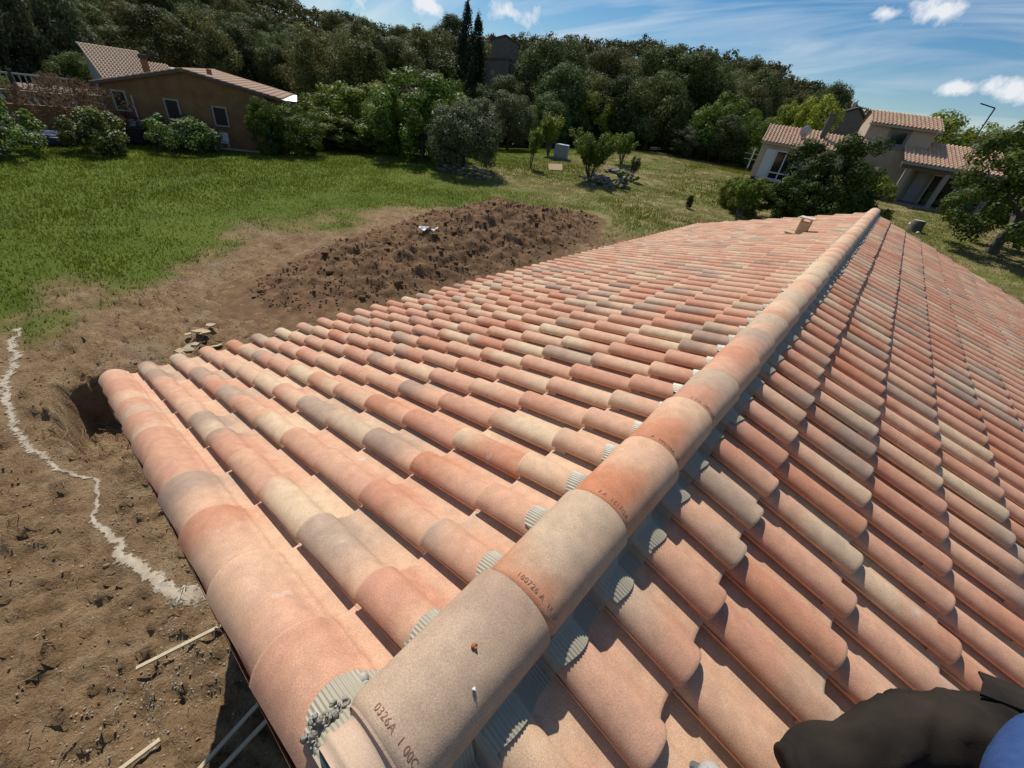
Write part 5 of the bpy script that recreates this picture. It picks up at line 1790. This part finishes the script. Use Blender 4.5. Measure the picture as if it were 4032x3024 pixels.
def stone_things():
    rng = np.random.default_rng(31)
    sm = mat('field_stone', (.27, .26, .235), .95, color2=(.16, .15, .13), noise=1, nscale=6, bump=.5, bscale=20)
    base_me = [rocks('stone', np.zeros((1, 3)), np.ones(1), sm, rng, .6) for _ in range(5)]

    def pile(name, az0, D0, az1, D1, n, h, size, label):
        x0, y0 = pol(az0, D0); x1, y1 = pol(az1, D1)
        root = empty(name, ((x0 + x1) / 2, (y0 + y1) / 2, 0)); tag(root, label, 'stone wall')
        for i in range(n):
            t = rng.random(); x = x0 + (x1 - x0) * t + rng.normal(0, .25); y = y0 + (y1 - y0) * t + rng.normal(0, .25)
            z = float(terr(x, y)) + rng.random() ** 1.4 * h
            o = link('stone', base_me[rng.integers(5)], root)
            s = size * rng.uniform(.6, 1.3)
            o.location = (x - root.location.x, y - root.location.y, z); o.scale = (s, s * rng.uniform(.6, 1), s * rng.uniform(.5, .9)); o.rotation_euler = (rng.normal(0, .2), rng.normal(0, .2), rng.uniform(0, 6))
    pile('stone_wall', -50.0, 33.2, -44.6, 30.6, 60, .55, .22, 'tumbled dry stone wall at the foot of the greyish bush')
    pile('stone_wall', -31.5, 32.6, -26.2, 33.4, 70, .6, .22, 'dark dry stone wall below the tall open shrub')
    pile('stone_pile', -29.4, 38.6, -26.2, 38.2, 36, .25, .22, 'row of pale stones on the dry patch of lawn')
    # broken slabs by the eave
    m2 = mat('ochre_stone', (.52, .40, .25), .9, noise=.25, nscale=8, bump=.4, bscale=25)
    root = empty('slab_heap', (-11.05, 2.0, 0)); tag(root, 'few broken ochre stone slabs on the soil beyond the eave', 'stones')
    for i in range(11):
        dx, dy = rng.normal(0, .26), rng.normal(0, .2)
        n = int(rng.integers(4, 7)); s = rng.uniform(.09, .2)
        m = MB(); m.prism([(math.cos(2 * math.pi * k / n + rng.normal(0, .2)) * s * rng.uniform(.7, 1.1), math.sin(2 * math.pi * k / n) * s * rng.uniform(.6, 1), 0) for k in range(n)], (0, 0, rng.uniform(.02, .04)))
        o = m.build('slab', m2, root)
        o.location = (dx, dy, float(ground_z(-11.05 + dx, 2.0 + dy)) + .03 + .05 * rng.random()); o.rotation_euler = (rng.normal(0, .22), rng.normal(0, .22), rng.uniform(0, 6))
    # tree stump on the right lawn
    x, y = pol(2.75, 37.6); z = float(terr(x, y))
    s = empty('tree_stump', (x, y, z - .05)); tag(s, 'cut tree stump with pale top on the lawn beyond the roof end', 'tree stump')
    m = MB(); m.lathe([(.50, -.1), (.42, .1), (.36, .35), (.35, .68), (.33, .70)], 16); m.build('bark', BARK2, s)
    m = MB(); m.lathe([(.335, .695), (.30, .71), (.02, .712)], 16); m.build('cut_face', mat('cut_wood', (.50, .42, .31), .85, noise=.3, nscale=5), s)
    for az, D, r, lab in ((2.25, 39.0, .12, 'round white ball on the lawn left of the tree stump'), (3.15, 36.8, .09, 'small white stone on the grass right of the tree stump')):
        x, y = pol(az, D)
        m = MB(); m.lathe([(r * math.sin(a) + .001, r - r * math.cos(a)) for a in np.linspace(0, math.pi, 9)], 14)
        o = m.build('white_ball' if 'ball' in lab else 'white_stone', WPAINT, None, (x, y, float(terr(x, y)))); tag(o, lab, 'ball' if 'ball' in lab else 'stone')
    # thick leaning trunk of the round tree on the right
    # plastic sheet on the soil heap
    rng2 = np.random.default_rng(6)
    xs = np.linspace(-.36, .36, 22); ys = np.linspace(-.11, .11, 10)
    X, Y = np.meshgrid(xs, ys)
    cxp, cyp = -12.45, 10.1
    ca, sa = math.cos(1.05), math.sin(1.05)
    WX = cxp + X * ca - Y * sa; WY = cyp + X * sa + Y * ca
    n_ = (fbm(WX * 2.2, WY * 2.2, 4, 71) - .5) * .36
    Z = terr(WX, WY) + mound_h(WX, WY) + n_ + .20 + (fbm(X * 6, Y * 9, 3, 3) - .5) * .26
    idx = np.arange(X.size).reshape(X.shape)
    F = np.stack([idx[:-1, :-1].ravel(), idx[:-1, 1:].ravel(), idx[1:, 1:].ravel(), idx[1:, :-1].ravel()], 1)
    V = np.stack([WX.ravel(), WY.ravel(), Z.ravel()], 1)
    V[:, 2] -= .08
    cc = V[F].mean(1); F = F[fbm(cc[:, 0] * 4, cc[:, 1] * 4, 2, 8) < .62]
    tag(link('plastic_sheet', np_mesh('plastic_sheet', V, F, mat('white_plastic', (.68, .68, .68), .35), True)), 'crumpled white plastic sheet on the soil heap', 'plastic sheet')


stone_things()


def battens():
    wm = mat('batten_wood', (.60, .50, .33), .8, noise=.22, nscale=14, bump=.2, bscale=60)

    def bat(x0, y0, x1, y1, lab, w=.042, h=.03, lift=0.03):
        a = Vector((x0, y0, float(ground_z(x0, y0)) + lift)); b = Vector((x1, y1, float(ground_z(x1, y1)) + lift))
        zmax = max(float(ground_z(x0 + (x1 - x0) * t, y0 + (y1 - y0) * t)) - (a.z + (b.z - a.z) * t) for t in np.linspace(0, 1, 9))
        if zmax > -.01: a.z += zmax + .012; b.z += zmax + .012
        d = (b - a); L = d.length; d.normalize()
        s = Vector((-d.y, d.x, 0)).normalized(); up = d.cross(s)
        if up.z < 0: up = -up
        mt = Matrix((d, s, up)).transposed().to_4x4(); mt.translation = (a + b) / 2
        m = MB(); m.box((0, 0, 0), (L, w, h), bev=.003)
        o = m.build('batten', wm); o.matrix_world = mt; tag(o, lab, 'batten', 'roof battens on the ground')
    bat(-3.93, -.90, -3.66, .18, 'long pale wooden batten on the ground sticking out from under the eave')
    bat(-3.05, -1.9, -3.00, -.90, 'short pale wooden batten cut by the bottom edge of the picture')
    k = 1.115
    bat(-2.62, .10, -2.35, -1.3, 'left one of two battens lying in the shadow of the house')
    bat(-2.40, .10, -2.18, -1.3, 'right one of two battens lying in the shadow of the house, nearest the roof edge')
    # bits of root and straw around the pit
    rng = np.random.default_rng(15)
    m = MB()
    for i in range(620):
        if i < 80:
            a = rng.uniform(0, 6.28); q = rng.uniform(.7, 1.25)
            x, y = -9.35 + math.cos(a) * 1.45 * q, .25 + math.sin(a) * .95 * q
        else:
            x, y = rng.uniform(-18, -3.4), rng.uniform(-3, 9)
        z = float(ground_z(x, y))
        a = rng.uniform(0, 6.28); L = rng.uniform(.08, .45) if i < 80 else rng.uniform(.05, .2)
        p0 = Vector((x, y, z + .01)); p1 = p0 + Vector((math.cos(a) * L * .5, math.sin(a) * L * .5, rng.uniform(0, .10))); p2 = p0 + Vector((math.cos(a + .5) * L, math.sin(a + .5) * L, rng.uniform(0, .05)))
        m.tube([p0, p1, p2], [.006, .005, .003], 4, cap=False)
    o = m.build('root_bits', mat('root', (.36, .27, .16), .9, noise=.5, nscale=2)); tag(o, 'torn roots and straw strewn over the dug soil', 'roots', kind='stuff')
    # grey mortar splashes on the ground near the wall
    n = 700
    x = rng.normal(-3.55, .42, n); y = rng.normal(-.72, .45, n)
    z = ground_z(x, y); s = rng.uniform(.004, .014, n)
    me = rocks('mortar_crumbs', np.stack([x, y, z + s * .3], 1), s, mat('grey_mortar', (.38, .34, .28), .95, noise=.3, nscale=12), rng, .6)
    tag(link('mortar_crumbs', me), 'grey mortar crumbs scattered beside the house corner', 'mortar', kind='stuff')
    m = MB(); m.lathe([(.001, 0), (.03, .01), (.035, .035), (.02, .055), (.001, .06)], 10)
    x, y = -4.75, -2.35
    o = m.build('red_ball', mat('red_plastic', (.42, .06, .05), .5), None, (x, y, float(ground_z(x, y)) + .002)); tag(o, 'small red object lying on the bare soil, bottom left', 'ball')


battens()


# ------------------------------------------------------------------ the man sitting on the roof
def skin_body(name, joints, edges, m, parent=None, sub=2, root=0):
    me = bpy.data.meshes.new(name)
    me.from_pydata([j[:3] for j in joints], edges, [])
    o = link(name, me, parent)
    sk = o.modifiers.new('skin', 'SKIN')
    sv = me.skin_vertices[0].data
    for i, j in enumerate(joints):
        r = j[3] if len(j) > 3 else .05
        ry = j[4] if len(j) > 4 else r
        sv[i].radius = (r, ry); sv[i].use_root = (i == root)
    sb = o.modifiers.new('sub', 'SUBSURF'); sb.levels = sub; sb.render_levels = sub
    sk.use_smooth_shade = True
    dg = bpy.context.evaluated_depsgraph_get()
    mesh = bpy.data.meshes.new_from_object(o.evaluated_get(dg))
    o.modifiers.clear(); o.data = mesh
    mesh.materials.clear(); mesh.materials.append(m)
    for p in mesh.polygons: p.use_smooth = True
    return o


def wrinkle(o, amp, sc, seed):
    import mathutils
    me = o.data
    off = Vector((seed * 3.1, seed * 1.7, 0))
    for v in me.vertices:
        n = mathutils.noise.fractal(v.co * sc + off, 1.0, 2.0, 3)
        v.co += v.normal * (n * amp)
    me.update()


def build_person():
    p = empty('person', (.62, -.1, 4.35))
    tag(p, 'person in black trousers and blue fleece sitting on the roof, lower right corner', 'person')
    inv = Vector((-.62, .1, -4.35))

    def J(x, y, z, r, r2=None): return (x + inv.x, y + inv.y, z + inv.z, r, r if r2 is None else r2)
    skin = mat('skin', (.42, .25, .17), .6)
    cloth = mat('black_cotton', (.011, .0095, .009), .92, color2=(.036, .028, .021), noise=1, nscale=6, bump=.18, bscale=420, spec=.12, detail=8)
    blue = mat('blue_fleece', (.030, .062, .165), .95, color2=(.045, .085, .21), noise=1, nscale=40, bump=.25, bscale=500, spec=.08)
    # body: pelvis, spine, neck, head, arms
    Jn = [J(1.02, .06, 4.42, .13, .15), J(1.05, -.12, 4.66, .12, .15), J(1.04, -.28, 4.96, .13, .17), J(1.00, -.33, 5.16, .06), J(.98, -.33, 5.27, .082, .085), J(.97, -.31, 5.40, .080, .09),
          J(1.20, -.18, 5.02, .06), J(1.02, .22, 5.00, .045), J(.70, .62, 4.97, .035),
          J(.84, -.34, 5.04, .06), J(.60, -.46, 5.04, .045), J(.42, -.30, 5.22, .032)]
    # clothes and body follow the same joints
    body = skin_body('body', Jn[:12], [(0, 1), (1, 2), (2, 3), (3, 4), (4, 5), (2, 6), (6, 7), (7, 8), (2, 9), (9, 10), (10, 11)], skin, p)
    # trousers: right leg stretched out to the side and bent, as the photo shows
    tj = [J(1.02, .10, 4.40, .16, .16), J(1.08, .50, 4.52, .11, .11), J(1.00, .90, 4.66, .10, .10), J(.93, 1.08, 4.73, .09, .09), J(.81, 1.115, 4.755, .088, .088),
          J(.710, 1.057, 4.752, .083, .082), J(.634, .983, 4.732, .080, .078), J(.555, .900, 4.702, .078, .076), J(.485, .795, 4.675, .070, .066), J(.440, .722, 4.650, .066, .062), J(.422, .698, 4.642, .070, .066)]
    tr = skin_body('trousers', tj, [(i, i + 1) for i in range(10)], cloth, p, 3)
    wrinkle(tr, .010, 8, 2)
    import mathutils
    dr1 = Vector((.75, -.35, .55)).normalized(); dr2 = Vector((.2, .9, -.4)).normalized()
    for v in tr.data.vertices:
        n1 = mathutils.noise.noise(v.co * 7); n2 = mathutils.noise.noise(v.co * 5 + Vector((9, 3, 1)))
        f1 = (.5 + .5 * math.sin(v.co.dot(dr1) * 70 + n1 * 7)) ** 4 * min(1, max(0, n2 * 2 + .6))
        f2 = (.5 + .5 * math.sin(v.co.dot(dr2) * 58 + n2 * 8)) ** 4 * min(1, max(0, .5 - n2 * 2))
        v.co += v.normal * (.016 * f1 + .014 * f2 - .004)
    tr.data.update()
    # flap pocket on the knee
    q = MB()
    A = [Vector((.708, 1.200, 4.782)) + inv, Vector((.80, 1.225, 4.795)) + inv]
    B = [Vector((.678, 1.086, 4.822)) + inv, Vector((.78, 1.12, 4.832)) + inv]
    n_ = (A[1] - A[0]).cross(B[0] - A[0]).normalized() * -.006
    C_ = (B[0] + A[0]) / 2 + Vector((0, 0, .012)); D_ = (B[1] + A[1]) / 2 + Vector((0, 0, .012))
    q.prism([A[0], C_, D_, A[1]], n_); q.prism([C_, B[0], B[1], D_], n_); q.build('pocket_flap', cloth, p)
    # left leg under the body
    lj = [J(1.0, .04, 4.42, .13), J(.72, .16, 4.62, .09), J(.60, .10, 4.66, .08), J(.62, -.30, 4.56, .06)]
    tl = skin_body('trousers', lj, [(0, 1), (1, 2), (2, 3)], cloth, p, 2)
    # fleece
    fj = [J(1.03, .04, 4.50, .16, .18), J(1.05, -.12, 4.70, .15, .18), J(1.04, -.27, 4.96, .14, .18), J(1.19, -.16, 5.02, .085), J(1.00, .22, 5.00, .080), J(.72, .60, 4.97, .076), J(.66, .80, 4.92, .072), J(.715, .95, 4.908, .068), J(.775, 1.05, 4.90, .058),
          J(.86, -.34, 5.04, .085), J(.62, -.46, 5.05, .065), J(.47, -.34, 5.18, .05)]
    fl = skin_body('fleece', fj, [(0, 1), (1, 2), (2, 3), (3, 4), (4, 5), (5, 6), (6, 7), (7, 8), (2, 9), (9, 10), (10, 11)], blue, p, 2)
    wrinkle(fl, .01, 6, 5)
    # hand resting on the knee
    hj = [J(.80, 1.06, 4.895, .028, .035), J(.86, 1.10, 4.875, .030, .040)]
    hand = skin_body('hand', hj + [J(.90 + .015 * k, 1.15 - .025 * k, 4.865, .010) for k in range(4)] + [J(.925 + .015 * k, 1.18 - .025 * k, 4.84, .0085) for k in range(4)] + [J(.85, 1.05, 4.88, .011), J(.89, 1.05, 4.865, .0095)],
                     [(0, 1)] + [(1, 2 + k) for k in range(4)] + [(2 + k, 6 + k) for k in range(4)] + [(0, 10), (10, 11)], skin, p, 2)
    # head details
    hd = MB()
    c = Vector((.97, -.32, 5.42)) + inv
    hd.lathe([(.001, .12), (.05, .11), (.085, .07), (.098, .01), (.09, -.04), (.06, -.05)], 28, Matrix.Translation(c)); hd.build('hair', mat('hair', (.03, .02, .015), .8), p)
    lh = skin_body('hand', [J(.42, -.30, 5.22, .026, .032), J(.38, -.25, 5.29, .030, .036)] + [J(.345 + .022 * k, -.215 + .01 * k, 5.335, .010) for k in range(4)] + [J(.335 + .022 * k, -.17 + .01 * k, 5.345, .0085) for k in range(4)] + [J(.42, -.23, 5.28, .011), J(.43, -.19, 5.30, .0095)],
                   [(0, 1)] + [(1, 2 + k) for k in range(4)] + [(2 + k, 6 + k) for k in range(4)] + [(0, 10), (10, 11)], skin, p, 2)
    # face, looking along the ridge
    fc = MB(); fc.lathe([(.001, .0), (.012, .004), (.017, .02), (.010, .045), (.001, .05)], 10, Matrix.Translation(Vector((.965, -.222, 5.36)) + inv)); fc.build('nose', skin, p)
    for sx in (-1, 1):
        e = MB(); e.lathe([(.001, -.011), (.008, -.008), (.011, 0), (.008, .008), (.001, .011)], 10, Matrix.Translation(Vector((.965 + sx * .032, -.232, 5.405)) + inv)); e.build('eye', mat('eye', (.05, .035, .03), .3), p)
    # boot
    bm = mat('boot_leather', (.26, .20, .14), .7, color2=(.46, .45, .43), noise=1, nscale=18, bump=.4, bscale=80)
    b = skin_body('boot', [J(.45, .705, 4.655, .055), J(.475, .655, 4.60, .054, .05), J(.41, .625, 4.570, .050, .045), J(.325, .60, 4.575, .044, .036), J(.272, .606, 4.60, .038, .032)], [(0, 1), (1, 2), (2, 3), (3, 4)], bm, p, 2)
    so = MB(); so.tube([Vector((.51, .65, 4.545)) + inv, Vector((.40, .62, 4.537)) + inv, Vector((.30, .602, 4.556)) + inv, Vector((.262, .606, 4.572)) + inv], [.04, .042, .034, .008], 8)
    so.build('boot_sole', mat('rubber', (.12, .125, .13), .8), p)


build_person()
